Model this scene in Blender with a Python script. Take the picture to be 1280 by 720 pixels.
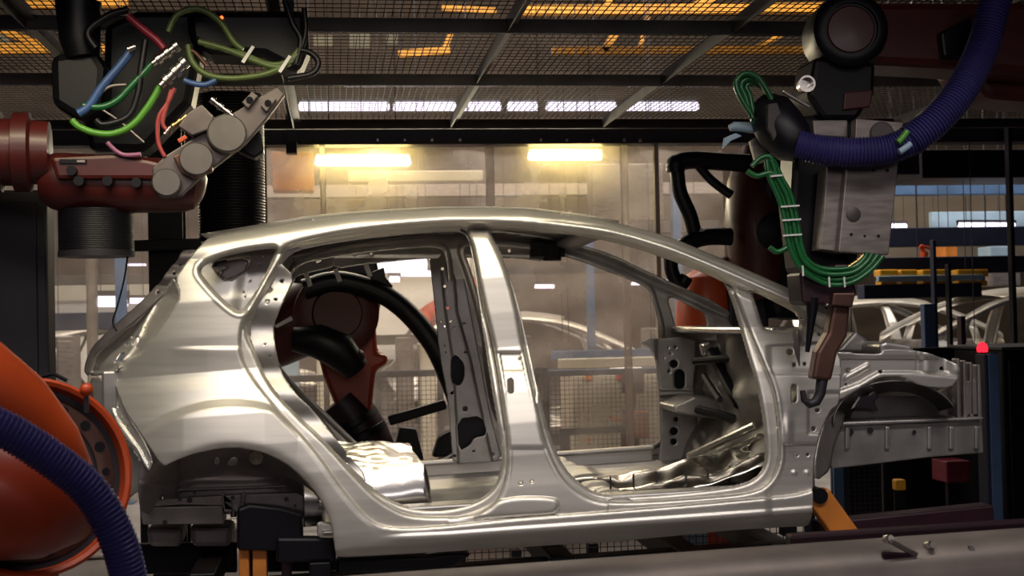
import bpy, bmesh, math, random
import numpy as np
from mathutils import Vector, Matrix

for o in list(bpy.data.objects):
    bpy.data.objects.remove(o, do_unlink=True)
random.seed(7)
SC = bpy.context.scene
COL = SC.collection

# ------------------------------------------------------------------ camera
F = 1676.0                      # focal length in pixels of the 1280x720 frame
YAW, PITCH, ROLL = math.radians(7.5), math.radians(1.25), math.radians(1.2)
CAM = Vector((0.0, 0.0, 1.6))
_f = Vector((math.sin(YAW) * math.cos(PITCH), math.cos(YAW) * math.cos(PITCH), math.sin(PITCH)))
_r = Vector((math.cos(YAW), -math.sin(YAW), 0))
_u = _r.cross(_f)
RR = _r * math.cos(ROLL) - _u * math.sin(ROLL)
UU = _u * math.cos(ROLL) + _r * math.sin(ROLL)
cam_d = bpy.data.cameras.new('camera')
cam_d.sensor_width = 36.0
cam_d.lens = F / 1280 * 36
cam_d.clip_end = 200
cam_d.dof.use_dof = True
cam_d.dof.focus_distance = 5.0
cam_d.dof.aperture_fstop = 5.0
cam = bpy.data.objects.new('camera', cam_d)
COL.objects.link(cam)
m3 = Matrix((RR, UU, -_f)).transposed()
cam.matrix_world = Matrix.Translation(CAM) @ m3.to_4x4()
SC.camera = cam

def ray(px, py):
    return _f * F + RR * (px - 640) + UU * (360 - py)

def P(px, py, Y):
    """the point of the place seen at photo pixel (px, py) on the plane y = Y"""
    d = ray(px, py)
    return CAM + d * (Y / d.y)

def PZ(px, py, z):
    d = ray(px, py)
    return CAM + d * ((z - CAM.z) / d.z)

def S(Y):
    """metres per pixel at depth Y"""
    return Y / F

# ------------------------------------------------------------------ world, exposure, lights
SC.view_settings.view_transform = 'Standard'
SC.view_settings.look = 'None'
SC.view_settings.exposure = 0.0
SC.view_settings.gamma = 1.0
SC.view_settings.use_curve_mapping = False
w = bpy.data.worlds.new('hall_air')
SC.world = w
w.use_nodes = True
w.node_tree.nodes['Background'].inputs[0].default_value = (0.32, 0.24, 0.50, 1)
w.node_tree.nodes['Background'].inputs[1].default_value = 0.022

def area(name, loc, aim, sx, sy, power, col):
    l = bpy.data.lights.new(name, 'AREA')
    l.shape = 'RECTANGLE'
    l.size, l.size_y = sx, sy
    l.energy = power
    l.color = col
    o = bpy.data.objects.new(name, l)
    COL.objects.link(o)
    o.location = loc
    o.rotation_euler = (Vector(aim) - Vector(loc)).to_track_quat('-Z', 'Y').to_euler()
    return o

# luminaires of the aisle in front of the cell, then two added fill lights
def spread(o, deg):
    o.data.spread = math.radians(deg)
    return o
spread(area('aisle_luminaire_near', (0.35, 2.9, 3.3), (0.35, 4.45, 0.7), 5.4, 0.35, 27, (1.0, 0.92, 0.88)), 84)
area('aisle_luminaire_back', (0.4, -1.8, 2.9), (0.4, 4.9, 0.7), 5.0, 0.7, 40, (1.0, 0.91, 0.92))
spread(area('roof_rail_fill_light', (-0.1, 4.45, 2.8), (-0.1, 5.1, 1.9), 2.4, 0.15, 9, (1.0, 0.88, 0.60)), 100)  # extra strip added to bring out the warm highlight on the roof rail
area('crane_fill_light', (2.0, 12.5, 8.0), (2.0, 19, 5.8), 12.0, 0.6, 900, (1.0, 0.86, 0.62))  # unseen fill light, added to brighten the amber girders
# luminaires over the cell and over the hall behind it; the wall light is an added fill
area('cell_luminaire', (0.2, 9.2, 2.62), (0.2, 5.2, 1.6), 3.4, 0.2, 34, (1.0, 0.88, 0.64))
area('hall_luminaire_middle', (0.2, 10.5, 5.0), (0.2, 13.0, 0.9), 9.0, 0.8, 430, (1.0, 0.88, 0.76))
area('hall_luminaire_right', (6.6, 10.9, 4.6), (6.4, 13.4, 1.3), 4.0, 0.5, 120, (1.0, 0.94, 0.92))
area('hall_wall_fill_light', (2.0, 34.0, 5.0), (2.0, 42, 9.0), 22.0, 0.8, 900, (1.0, 0.80, 0.66))  # unseen fill light, added to lift the back wall behind the deck
area('hall_luminaire_rear', (2.0, 21.0, 6.0), (2.0, 21.0, 0), 14.0, 2.0, 200, (1.0, 0.88, 0.80))

# ------------------------------------------------------------------ materials
def mat(name, col, metallic=0.0, rough=0.5, noise=0.0, nscale=8.0, spec=0.5, stretch=None, bump=0.0, rvar=0.0, col2=None, coat=0.0):
    m = bpy.data.materials.new(name)
    m.use_nodes = True
    nt = m.node_tree
    b = nt.nodes['Principled BSDF']
    b.inputs['Base Color'].default_value = (*col, 1)
    b.inputs['Metallic'].default_value = metallic
    b.inputs['Roughness'].default_value = rough
    b.inputs['Specular IOR Level'].default_value = spec
    if coat:
        b.inputs['Coat Weight'].default_value = coat
        b.inputs['Coat Roughness'].default_value = 0.15
    tc = nt.nodes.new('ShaderNodeTexCoord')
    mp = nt.nodes.new('ShaderNodeMapping')
    if stretch:
        mp.inputs['Scale'].default_value = stretch
    nt.links.new(tc.outputs['Object'], mp.inputs['Vector'])
    n = nt.nodes.new('ShaderNodeTexNoise')
    n.inputs['Scale'].default_value = nscale
    n.inputs['Detail'].default_value = 5
    nt.links.new(mp.outputs['Vector'], n.inputs['Vector'])
    mx = nt.nodes.new('ShaderNodeMix')
    mx.data_type = 'RGBA'
    c2 = col2 if col2 else tuple(c * (1 - noise) for c in col)
    mx.inputs[6].default_value = (*c2, 1)
    mx.inputs[7].default_value = (*[min(1, c * (1 + noise * 0.4)) for c in col], 1)
    rp = nt.nodes.new('ShaderNodeMapRange')
    rp.inputs['From Min'].default_value = 0.3
    rp.inputs['From Max'].default_value = 0.7
    nt.links.new(n.outputs['Fac'], rp.inputs['Value'])
    nt.links.new(rp.outputs['Result'], mx.inputs[0])
    nt.links.new(mx.outputs[2], b.inputs['Base Color'])
    if rvar:
        r2 = nt.nodes.new('ShaderNodeMapRange')
        r2.inputs['To Min'].default_value = max(0.05, rough - rvar)
        r2.inputs['To Max'].default_value = min(1, rough + rvar)
        nt.links.new(n.outputs['Fac'], r2.inputs['Value'])
        nt.links.new(r2.outputs['Result'], b.inputs['Roughness'])
    if bump:
        bp = nt.nodes.new('ShaderNodeBump')
        bp.inputs['Strength'].default_value = bump
        bp.inputs['Distance'].default_value = 0.01
        nt.links.new(n.outputs['Fac'], bp.inputs['Height'])
        nt.links.new(bp.outputs['Normal'], b.inputs['Normal'])
    return m

def emit(name, col, strength):
    m = bpy.data.materials.new(name)
    m.use_nodes = True
    nt = m.node_tree
    nt.nodes.remove(nt.nodes['Principled BSDF'])
    e = nt.nodes.new('ShaderNodeEmission')
    e.inputs[0].default_value = (*col, 1)
    e.inputs[1].default_value = strength
    nt.links.new(e.outputs[0], nt.nodes['Material Output'].inputs[0])
    return m

def clear(name, tint, alpha, rough=0.15, haze=(0.85, 0.76, 0.68)):
    """dirty clear plastic sheet"""
    m = bpy.data.materials.new(name)
    m.use_nodes = True
    nt = m.node_tree
    nt.nodes.remove(nt.nodes['Principled BSDF'])
    tr = nt.nodes.new('ShaderNodeBsdfTransparent')
    tr.inputs[0].default_value = (*tint, 1)
    df = nt.nodes.new('ShaderNodeBsdfTranslucent')
    df.inputs[0].default_value = (*haze, 1)
    gl = nt.nodes.new('ShaderNodeBsdfGlossy')
    gl.inputs['Roughness'].default_value = rough
    fr = nt.nodes.new('ShaderNodeFresnel')
    fr.inputs[0].default_value = 1.35
    tc = nt.nodes.new('ShaderNodeTexCoord')
    n = nt.nodes.new('ShaderNodeTexNoise')
    n.inputs['Scale'].default_value = 2.3
    n.inputs['Detail'].default_value = 7
    nt.links.new(tc.outputs['Object'], n.inputs['Vector'])
    rp = nt.nodes.new('ShaderNodeMapRange')
    rp.inputs['From Min'].default_value = 0.3
    rp.inputs['From Max'].default_value = 0.75
    rp.inputs['To Min'].default_value = alpha * 0.35
    rp.inputs['To Max'].default_value = alpha * 1.5
    nt.links.new(n.outputs['Fac'], rp.inputs['Value'])
    m1 = nt.nodes.new('ShaderNodeMixShader')
    nt.links.new(rp.outputs['Result'], m1.inputs[0])
    nt.links.new(tr.outputs[0], m1.inputs[1])
    nt.links.new(df.outputs[0], m1.inputs[2])
    m2 = nt.nodes.new('ShaderNodeMixShader')
    nt.links.new(fr.outputs[0], m2.inputs[0])
    nt.links.new(m1.outputs[0], m2.inputs[1])
    nt.links.new(gl.outputs[0], m2.inputs[2])
    nt.links.new(m2.outputs[0], nt.nodes['Material Output'].inputs[0])
    return m

MT = {}
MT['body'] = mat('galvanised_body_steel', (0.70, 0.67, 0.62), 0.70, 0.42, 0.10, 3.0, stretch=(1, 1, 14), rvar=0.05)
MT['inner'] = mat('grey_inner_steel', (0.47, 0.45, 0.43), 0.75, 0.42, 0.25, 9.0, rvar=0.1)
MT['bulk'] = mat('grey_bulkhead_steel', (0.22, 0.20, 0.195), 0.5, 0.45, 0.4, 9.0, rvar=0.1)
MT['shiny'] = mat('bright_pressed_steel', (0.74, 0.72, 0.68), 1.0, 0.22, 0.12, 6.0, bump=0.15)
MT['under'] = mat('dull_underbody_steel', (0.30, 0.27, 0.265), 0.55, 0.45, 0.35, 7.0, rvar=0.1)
MT['alu'] = mat('brushed_aluminium_plate', (0.31, 0.27, 0.25), 0.65, 0.45, 0.3, 9.0, stretch=(1, 1, 6), rvar=0.1)
MT['aludark'] = mat('dark_turned_aluminium', (0.10, 0.088, 0.085), 0.5, 0.5, 0.2, 12.0)
MT['black'] = mat('black_painted_steel', (0.0045, 0.004, 0.007), 0.0, 0.42, 0.3, 6.0, spec=0.3)
MT['rubber'] = mat('black_rubber', (0.006, 0.0055, 0.009), 0.0, 0.42, 0.2, 15.0, spec=0.35)
MT['dark'] = mat('dark_grey_steel', (0.030, 0.027, 0.034), 0.3, 0.5, 0.3, 5.0)
MT['mid'] = mat('grey_structural_steel', (0.085, 0.075, 0.07), 0.4, 0.55, 0.4, 5.0)
MT['mesh'] = mat('galvanised_mesh_wire', (0.020, 0.017, 0.016), 0.0, 0.6, 0.3, 5.0, spec=0.2)
MT['blackmesh'] = mat('black_mesh_wire', (0.02, 0.02, 0.026), 0.2, 0.5, 0.2, 5.0)
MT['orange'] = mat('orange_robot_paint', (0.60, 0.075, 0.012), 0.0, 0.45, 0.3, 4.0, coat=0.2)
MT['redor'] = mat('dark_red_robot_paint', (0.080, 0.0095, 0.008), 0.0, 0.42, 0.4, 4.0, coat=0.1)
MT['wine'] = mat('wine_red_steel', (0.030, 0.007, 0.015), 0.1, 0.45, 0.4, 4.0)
MT['bluehose'] = mat('blue_corrugated_plastic', (0.036, 0.031, 0.14), 0.0, 0.38, 0.2, 4.0)
MT['green'] = mat('green_hose', (0.010, 0.12, 0.030), 0.0, 0.3, 0.2, 6.0, coat=0.4)
MT['olive'] = mat('olive_green_cable', (0.10, 0.15, 0.04), 0.0, 0.4, 0.2, 6.0)
MT['lime'] = mat('bright_green_cable', (0.09, 0.30, 0.03), 0.0, 0.35, 0.2, 6.0)
MT['pink'] = mat('pink_red_hose', (0.40, 0.06, 0.06), 0.0, 0.35, 0.2, 6.0)
MT['crimson'] = mat('crimson_hose', (0.30, 0.02, 0.05), 0.0, 0.35, 0.2, 6.0)
MT['mauve'] = mat('mauve_hose', (0.30, 0.10, 0.20), 0.0, 0.35, 0.2, 6.0)
MT['blue'] = mat('blue_hose', (0.05, 0.11, 0.30), 0.0, 0.35, 0.2, 6.0)
MT['steelblue'] = mat('blue_painted_steel', (0.075, 0.14, 0.26), 0.1, 0.45, 0.25, 5.0)
MT['navy'] = mat('navy_painted_steel', (0.018, 0.024, 0.052), 0.1, 0.5, 0.25, 5.0)
MT['paleblue'] = mat('pale_blue_panel', (0.30, 0.42, 0.52), 0.0, 0.5, 0.2, 5.0)
MT['yellow'] = mat('yellow_conveyor_paint', (0.80, 0.38, 0.02), 0.0, 0.45, 0.25, 5.0)
MT['amber'] = mat('amber_crane_paint', (0.75, 0.33, 0.03), 0.0, 0.5, 0.3, 5.0)
MT['ochre'] = mat('ochre_post_paint', (0.60, 0.20, 0.03), 0.0, 0.5, 0.4, 5.0)
MT['copper'] = mat('brown_copper_electrode', (0.12, 0.06, 0.045), 0.6, 0.45, 0.35, 7.0)
MT['chrome'] = mat('plated_fitting', (0.62, 0.58, 0.54), 1.0, 0.25, 0.1, 7.0)
MT['brass'] = mat('brass_fitting', (0.55, 0.42, 0.18), 1.0, 0.3, 0.1, 7.0)
MT['white'] = mat('white_plastic', (0.75, 0.73, 0.72), 0.0, 0.4, 0.05, 7.0)
MT['cream'] = mat('cream_cabinet_paint', (0.62, 0.58, 0.47), 0.0, 0.5, 0.12, 3.0)
MT['bodywhite'] = mat('pale_unpainted_body', (0.62, 0.58, 0.52), 0.6, 0.35, 0.1, 3.0)
MT['floor'] = mat('dark_concrete_floor', (0.24, 0.22, 0.215), 0.0, 0.5, 0.4, 2.0)
MT['hall'] = mat('hall_wall_sheet', (0.13, 0.105, 0.085), 0.0, 0.7, 0.4, 0.6, stretch=(1, 1, 3))
MT['label_or'] = mat('orange_sticker', (0.80, 0.25, 0.02), 0.0, 0.5)
MT['label_red'] = mat('red_sticker', (0.60, 0.02, 0.03), 0.0, 0.5)
MT['poly'] = clear('dirty_clear_polycarbonate', (0.96, 0.92, 0.87), 0.30)
MT['strip'] = clear('overlapping_clear_strip', (0.95, 0.92, 0.88), 0.75, 0.2, (0.95, 0.9, 0.84))
MT['gripalu'] = mat('shaded_gripper_aluminium', (0.15, 0.125, 0.12), 0.6, 0.45, 0.3, 9.0)  # darker copy of the aluminium, with the gripper's shade in the colour
MT['dimred'] = mat('dim_red_box_paint', (0.16, 0.010, 0.028), 0.0, 0.5, 0.2, 4.0)
MT['zinc'] = mat('dull_zinc_angle', (0.27, 0.24, 0.225), 0.1, 0.55, 0.35, 5.0)
MT['redmid'] = mat('red_orange_robot_paint', (0.34, 0.036, 0.010), 0.0, 0.42, 0.3, 4.0, coat=0.1)
MT['scuffed'] = mat('scuffed_rail_steel', (0.38, 0.325, 0.28), 0.35, 0.5, 0.5, 2.2, col2=(0.10, 0.08, 0.085))
MT['sheet'] = clear('hazy_plastic_sheet', (0.90, 0.88, 0.88), 0.16)
MT['tube'] = emit('warm_fluorescent_tube', (1.0, 0.80, 0.30), 30.0)
MT['hall_tube'] = emit('cool_fluorescent_tube', (0.93, 0.82, 1.0), 2.4)
MT['redlamp'] = emit('red_signal_glow', (1.0, 0.015, 0.03), 2.5)
MT['led'] = emit('small_orange_led', (1.0, 0.10, 0.02), 4.0)

# ------------------------------------------------------------------ mesh helpers
class MB:
    """collects shapes in world coordinates; build() links them as ONE mesh object"""
    def __init__(s):
        s.v, s.f = [], []
    def add(s, vs, fs):
        n = len(s.v)
        s.v += [Vector(v) for v in vs]
        s.f += [tuple(i + n for i in f) for f in fs]
        return s
    def box(s, x0, x1, y0, y1, z0, z1):
        vs = [(x, y, z) for z in (z0, z1) for y in (y0, y1) for x in (x0, x1)]
        return s.add(vs, [(0, 2, 3, 1), (4, 5, 7, 6), (0, 1, 5, 4), (2, 6, 7, 3), (0, 4, 6, 2), (1, 3, 7, 5)])
    def bar(s, p, q, a, b=None, up=(0, 0, 1), roll=0.0):
        """square-section bar from p to q: a wide (across), b high (along up)"""
        b = a if b is None else b
        p, q = Vector(p), Vector(q)
        d = (q - p).normalized()
        up = Vector(up)
        if abs(d.dot(up)) > 0.95:
            up = Vector((0, 1, 0))
        x = d.cross(up).normalized()
        z = x.cross(d).normalized()
        if roll:
            x, z = x * math.cos(roll) + z * math.sin(roll), z * math.cos(roll) - x * math.sin(roll)
        vs = []
        for c in (p, q):
            for (i, j) in ((-1, -1), (1, -1), (1, 1), (-1, 1)):
                vs.append(c + x * (a / 2 * i) + z * (b / 2 * j))
        return s.add(vs, [(3, 2, 1, 0), (4, 5, 6, 7), (0, 1, 5, 4), (1, 2, 6, 5), (2, 3, 7, 6), (3, 0, 4, 7)])
    def rings(s, pts, rads, n=16, caps=True, squash=None):
        pts = [Vector(p) for p in pts]
        m = len(pts)
        tang = [(pts[min(i + 1, m - 1)] - pts[max(i - 1, 0)]).normalized() for i in range(m)]
        ref = Vector((0, 0, 1)) if abs(tang[0].z) < 0.9 else Vector((0, 1, 0))
        x = tang[0].cross(ref).normalized()
        vs = []
        for i in range(m):
            t = tang[i]
            x = (x - t * x.dot(t))
            if x.length < 1e-6:
                x = t.orthogonal()
            x.normalize()
            y = t.cross(x)
            for k in range(n):
                a = 2 * math.pi * k / n
                vs.append(pts[i] + (x * math.cos(a) + y * math.sin(a)) * rads[i])
        fs = []
        for i in range(m - 1):
            for k in range(n):
                a, b = i * n + k, i * n + (k + 1) % n
                fs.append((a, b, b + n, a + n))
        if caps:
            fs.append(tuple(range(n - 1, -1, -1)))
            fs.append(tuple(range((m - 1) * n, m * n)))
        return s.add(vs, fs)
    def cyl(s, p, q, r, r2=None, n=20):
        r2 = r if r2 is None else r2
        return s.rings([p, q], [r, r2], n)
    def lathe(s, p, axis, prof, n=28):
        """prof: list of (distance along axis, radius)"""
        p, axis = Vector(p), Vector(axis).normalized()
        vs = []
        ref = Vector((0, 0, 1)) if abs(axis.z) < 0.9 else Vector((0, 1, 0))
        x = axis.cross(ref).normalized()
        y = axis.cross(x)
        for (t, r) in prof:
            for k in range(n):
                a = 2 * math.pi * k / n
                vs.append(p + axis * t + (x * math.cos(a) + y * math.sin(a)) * max(r, 1e-4))
        fs = []
        for i in range(len(prof) - 1):
            for k in range(n):
                a, b = i * n + k, i * n + (k + 1) % n
                fs.append((a, b, b + n, a + n))
        fs.append(tuple(range(n - 1, -1, -1)))
        fs.append(tuple(range((len(prof) - 1) * n, len(prof) * n)))
        return s.add(vs, fs)
    def tube(s, pts, r, n=10, step=0.03, corr=0.0, pitch=0.02):
        """smooth hose through pts; corr > 0 gives corrugation ribs of that height"""
        pts = smooth_path(pts, 0.004 if False else (pitch / 4 if corr else step))
        if corr:
            rads = [r + corr * (1, 0.6, -0.6, -1)[(i + (i // 4) * 0) % 4] for i in range(len(pts))]
        else:
            rads = [r] * len(pts)
        return s.rings(pts, rads, n)
    def ball(s, c, r, n=14, sc=(1, 1, 1)):
        c = Vector(c)
        vs, fs = [], []
        m = n // 2
        for i in range(1, m):
            th = math.pi * i / m
            for k in range(n):
                a = 2 * math.pi * k / n
                vs.append(c + Vector((math.sin(th) * math.cos(a) * sc[0], math.sin(th) * math.sin(a) * sc[1], math.cos(th) * sc[2])) * r)
        for i in range(m - 2):
            for k in range(n):
                a, b = i * n + k, i * n + (k + 1) % n
                fs.append((a, a + n, b + n, b))
        vs.append(c + Vector((0, 0, r * sc[2])))
        vs.append(c - Vector((0, 0, r * sc[2])))
        t = len(vs) - 2
        for k in range(n):
            fs.append((t, k, (k + 1) % n))
            fs.append((t + 1, (m - 2) * n + (k + 1) % n, (m - 2) * n + k))
        return s.add(vs, fs)
    def prism(s, poly, thick):
        """poly: 3D points of a flat outline; thick: vector of extrusion"""
        poly = [Vector(p) for p in poly]
        th = Vector(thick)
        n = len(poly)
        fs = [tuple(range(n)), tuple(range(2 * n - 1, n - 1, -1))]
        for k in range(n):
            fs.append(((k + 1) % n, k, k + n, (k + 1) % n + n))
        return s.add(poly + [p + th for p in poly], fs)
    def plate(s, pix, Y, t):
        """outline given by photo pixels on the plane y = Y, t metres thick going back"""
        return s.prism([P(x, y, Y) for x, y in pix], (0, t, 0))
    def build(s, name, m, parent=None, smooth=False, bevel=0.0, seg=2, solid=0.0, kind=None):
        me = bpy.data.meshes.new(name)
        org = Vector((0, 0, 0))
        if parent is not None:
            org = parent['_org'] if False else ORG[parent.name]
        elif s.v:
            lo = Vector([min(v[i] for v in s.v) for i in range(3)])
            hi = Vector([max(v[i] for v in s.v) for i in range(3)])
            org = Vector(((lo.x + hi.x) / 2, (lo.y + hi.y) / 2, lo.z))
        me.from_pydata([v - org for v in s.v], [], s.f)
        me.validate()
        bm = bmesh.new()
        bm.from_mesh(me)
        bmesh.ops.recalc_face_normals(bm, faces=bm.faces)
        bm.to_mesh(me)
        bm.free()
        o = bpy.data.objects.new(name, me)
        COL.objects.link(o)
        ORG[o.name] = org
        if parent is not None:
            o.parent = parent
        else:
            o.location = org
        me.materials.append(m)
        if bevel:
            md = o.modifiers.new('edge_bevel', 'BEVEL')
            md.width = bevel
            md.segments = seg
            md.limit_method = 'ANGLE'
            md.angle_limit = math.radians(40)
        if solid:
            md = o.modifiers.new('sheet', 'SOLIDIFY')
            md.thickness = solid
            md.offset = 0
        if smooth:
            for p in me.polygons:
                p.use_smooth = True
            try:
                me.set_sharp_from_angle(angle=math.radians(38))
            except Exception:
                pass
        if kind:
            o['kind'] = kind
        return o

ORG = {}

def project(p):
    d = Vector(p) - CAM
    z = d.dot(_f)
    return (640 + F * d.dot(RR) / z, 360 - F * d.dot(UU) / z) if z > 0.05 else None

def in_view(pts):
    q = [c for c in (project(p) for p in pts) if c]
    return bool(q) and max(c[0] for c in q) > 0 and min(c[0] for c in q) < 1280 and max(c[1] for c in q) > 0 and min(c[1] for c in q) < 720

def smooth_path(pts, step):
    pts = [Vector(p) for p in pts]
    if len(pts) > 2:
        out = []
        n = len(pts)
        for i in range(n - 1):
            p0, p1, p2, p3 = pts[max(i - 1, 0)], pts[i], pts[i + 1], pts[min(i + 2, n - 1)]
            k = 14
            for j in range(k):
                t = j / k
                out.append(0.5 * ((2 * p1) + (p2 - p0) * t + (2 * p0 - 5 * p1 + 4 * p2 - p3) * t * t + (3 * p1 - p0 - 3 * p2 + p3) * t ** 3))
        out.append(pts[-1])
        pts = out
    L = [0.0]
    for i in range(1, len(pts)):
        L.append(L[-1] + (pts[i] - pts[i - 1]).length)
    n = max(2, int(L[-1] / step) + 1)
    res, j = [], 0
    for i in range(n):
        t = L[-1] * i / (n - 1)
        while j < len(L) - 2 and L[j + 1] < t:
            j += 1
        u = (t - L[j]) / max(1e-9, L[j + 1] - L[j])
        res.append(pts[j].lerp(pts[j + 1], min(1, max(0, u))))
    return res

def thing(name, label, cat, loc, group=None):
    o = bpy.data.objects.new(name, None)
    o.empty_display_size = 0.1
    COL.objects.link(o)
    o.location = Vector(loc)
    ORG[o.name] = Vector(loc)
    o['label'] = label
    o['category'] = cat
    if group:
        o['group'] = group
    return o

def tag(o, label, cat, group=None, kind=None):
    o['label'] = label
    o['category'] = cat
    if group:
        o['group'] = group
    if kind:
        o['kind'] = kind
    return o

def copy_tree(o, parent=None):
    c = o.copy()
    COL.objects.link(c)
    if parent is not None:
        c.parent = parent
    for ch in list(o.children):
        copy_tree(ch, c)
    return c

# ------------------------------------------------------------------ the setting
def struct(o):
    o['kind'] = 'structure'
    return o
struct(MB().box(-14, 22, -6, 42, -0.1, 0.0).build('floor', MT['floor']))
struct(MB().box(-14, 22, 41.8, 42, 0, 11).build('wall_back', MT['hall']))
struct(MB().box(-14.2, -14, -6, 42, 0, 11).build('wall_left', MT['hall']))
struct(MB().box(22, 22.2, -6, 42, 0, 11).build('wall_right', MT['hall']))
struct(MB().box(-14, 22, -6, 42, 11, 11.2).build('ceiling', MT['hall']))

# ------------------------------------------------------------------ car body in white
YN, CW = 4.9, 1.72             # plane of the near side, width of the body

def chaikin(p, it=2, w=0.25):
    p = np.array(p, float)
    for _ in range(it):
        q = np.roll(p, -1, 0)
        p = np.stack([p * (1 - w) + q * w, p * w + q * (1 - w)], 1).reshape(-1, 2)
    return p

def sdf(poly, X):
    poly = np.asarray(poly, float)
    d = np.full(len(X), 1e9)
    ins = np.zeros(len(X), bool)
    n = len(poly)
    for i in range(n):
        a, b = poly[i], poly[(i + 1) % n]
        e = b - a
        wv = X - a
        t = np.clip((wv @ e) / max(1e-9, e @ e), 0, 1)
        dd = wv - t[:, None] * e
        d = np.minimum(d, (dd ** 2).sum(1))
        c = ((a[1] > X[:, 1]) != (b[1] > X[:, 1]))
        with np.errstate(divide='ignore', invalid='ignore'):
            xi = e[0] * (X[:, 1] - a[1]) / (e[1] if abs(e[1]) > 1e-12 else 1e-12) + a[0]
        ins ^= c & (X[:, 0] < xi)
    return np.where(ins, -1, 1) * np.sqrt(d)

def ss(x, a, b):
    t = np.clip((x - a) / (b - a), 0, 1)
    return t * t * (3 - 2 * t)

OUT = [(263, 297), (350, 283), (393, 275), (440, 269), (500, 264.5), (560, 262), (600, 261.5), (660, 263), (716, 270), (760, 278), (782, 283),
       (838, 298), (904, 326), (974, 357), (1002, 369), (1022, 381), (1034, 389), (1038, 402), (1042, 430), (1049, 446), (1051, 460), (1050, 485), (1047, 506), (1038, 512),
       (1031, 525), (1022, 548), (1017, 575), (1016, 600), (1015, 642), (1010, 656), (981, 657), (914, 661), (792, 673), (640, 683), (520, 690), (421, 695.5),
       (419, 686), (416, 658), (406, 631), (391, 609), (363, 581), (333, 565), (298, 558), (274, 559), (241, 566), (221, 574.5), (204, 583.5),
       (178, 544), (157, 514), (144, 480), (142, 469), (151, 457), (177, 445), (187, 431), (198, 416), (224, 378), (226, 367), (220, 349), (232, 331), (244, 315)]
WIN = [(248, 338), (258, 327), (293, 315), (334, 309), (347, 309.5), (343, 322), (326, 355), (308, 386), (300, 391), (290, 386), (273, 371), (253, 348)]
RAP = [(360, 316), (342, 350), (322, 385), (313, 402), (312, 420), (317, 437), (335, 481), (371, 520), (400, 547), (430, 577), (462, 608), (482, 622), (507, 634),
       (545, 638), (584, 632), (612, 618), (626, 594), (628, 565), (621, 523), (612, 466), (602, 402), (597, 370), (593, 340), (588, 310), (583, 294), (570, 289),
       (520, 292), (460, 298), (405, 306)]
FAP = [(612, 290), (622, 310), (635, 341), (646, 372), (661, 434), (673, 491), (685, 542), (704, 586), (731, 611), (759, 620), (810, 619), (884, 612), (927, 606), (947, 596),
       (957, 578), (956, 548), (952, 512), (943, 470), (936, 450), (922, 399), (912, 368), (905, 354), (897, 347), (860, 332), (843, 326), (799, 310), (740, 295),
       (685, 289.5), (622, 287)]
TRI = [(939, 368), (942, 364), (948, 365.5), (993, 388), (997.5, 394.6), (999.6, 408), (999, 412), (992, 413.5), (979, 415), (957, 413.5), (952, 408), (944, 383)]
SHO = [(355, 303), (407, 291), (460, 283), (520, 277.5), (560, 275), (620, 275), (669, 278), (760, 287.5), (838, 311), (904, 339), (1010, 386), (1046, 402), (1060, 500), (1030, 600),
       (1014, 619.5), (930, 627.5), (860, 634), (709, 646), (640, 651), (560, 660), (490, 664), (459, 653), (426, 614), (390, 561), (339, 508), (310, 470), (298, 441), (297, 415), (304, 393), (320, 365), (345, 318)]
SHR = [(362, 306), (407, 297), (460, 289), (520, 283), (560, 280.5), (580, 281), (592, 296), (605, 370), (622, 440), (631, 500), (638, 560), (636, 600), (622, 630), (600, 645), (584, 648.5),
       (545, 650), (509, 648), (482, 635), (454, 613), (390, 540), (352, 500), (322, 455), (305, 425), (303, 404), (312, 386), (349, 320)]
SHF = [(608, 280), (669, 282), (760, 292), (838, 315), (880, 331), (908, 345), (920, 362), (932, 395), (950, 440), (968, 480), (974, 510), (977, 545), (977, 581), (963, 609), (935, 620), (880, 625), (810, 630),
       (759, 631), (731, 624), (704, 604), (690, 582), (676, 546), (664, 491), (652, 440), (640, 372), (622, 320), (608, 294)]
DENT = [(632, 622), (690, 622), (698, 628), (697, 637), (690, 642), (632, 645), (560, 650), (600, 640)]
OUT = chaikin(OUT, 2, 0.15)
WIN, TRI = chaikin(WIN), chaikin(TRI)
RAP, FAP, SHO, SHR, SHF = [chaikin(p) for p in (RAP, FAP, SHO, SHR, SHF)]
HOLES = [(651, 604, 2.4), (664.5, 602, 2.2), (650, 449, 1.9), (987, 440.5, 4.2), (992, 456.5, 2.8), (1005, 455.5, 2.0), (995, 568, 3.0), (1008.5, 568, 2.2),
         (1021, 513, 2.8), (1016, 536, 2.8), (1024, 419, 2.0), (1002, 398.5, 2.0), (937, 363, 1.3)]
SLOTS = [((638, 477), (638.5, 489), 3.4), ((992, 484), (992, 500), 3.6)]
# profile of the side across its height: lateral offset from the widest plane
_py = [250, 264, 272, 284, 300, 345, 390, 425, 434, 440, 455, 490, 530, 570, 610, 650, 668, 684, 700]
_pv = [.40, .315, .275, .245, .225, .185, .150, .128, .120, .112, .095, .055, .022, .006, .002, .004, .010, .050, .120]
_pq = [.40, .315, .275, .235, .205, .152, .136, .132, .130, .122, .096, .050, .022, .010, .006, .006, .010, .050, .120]

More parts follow.
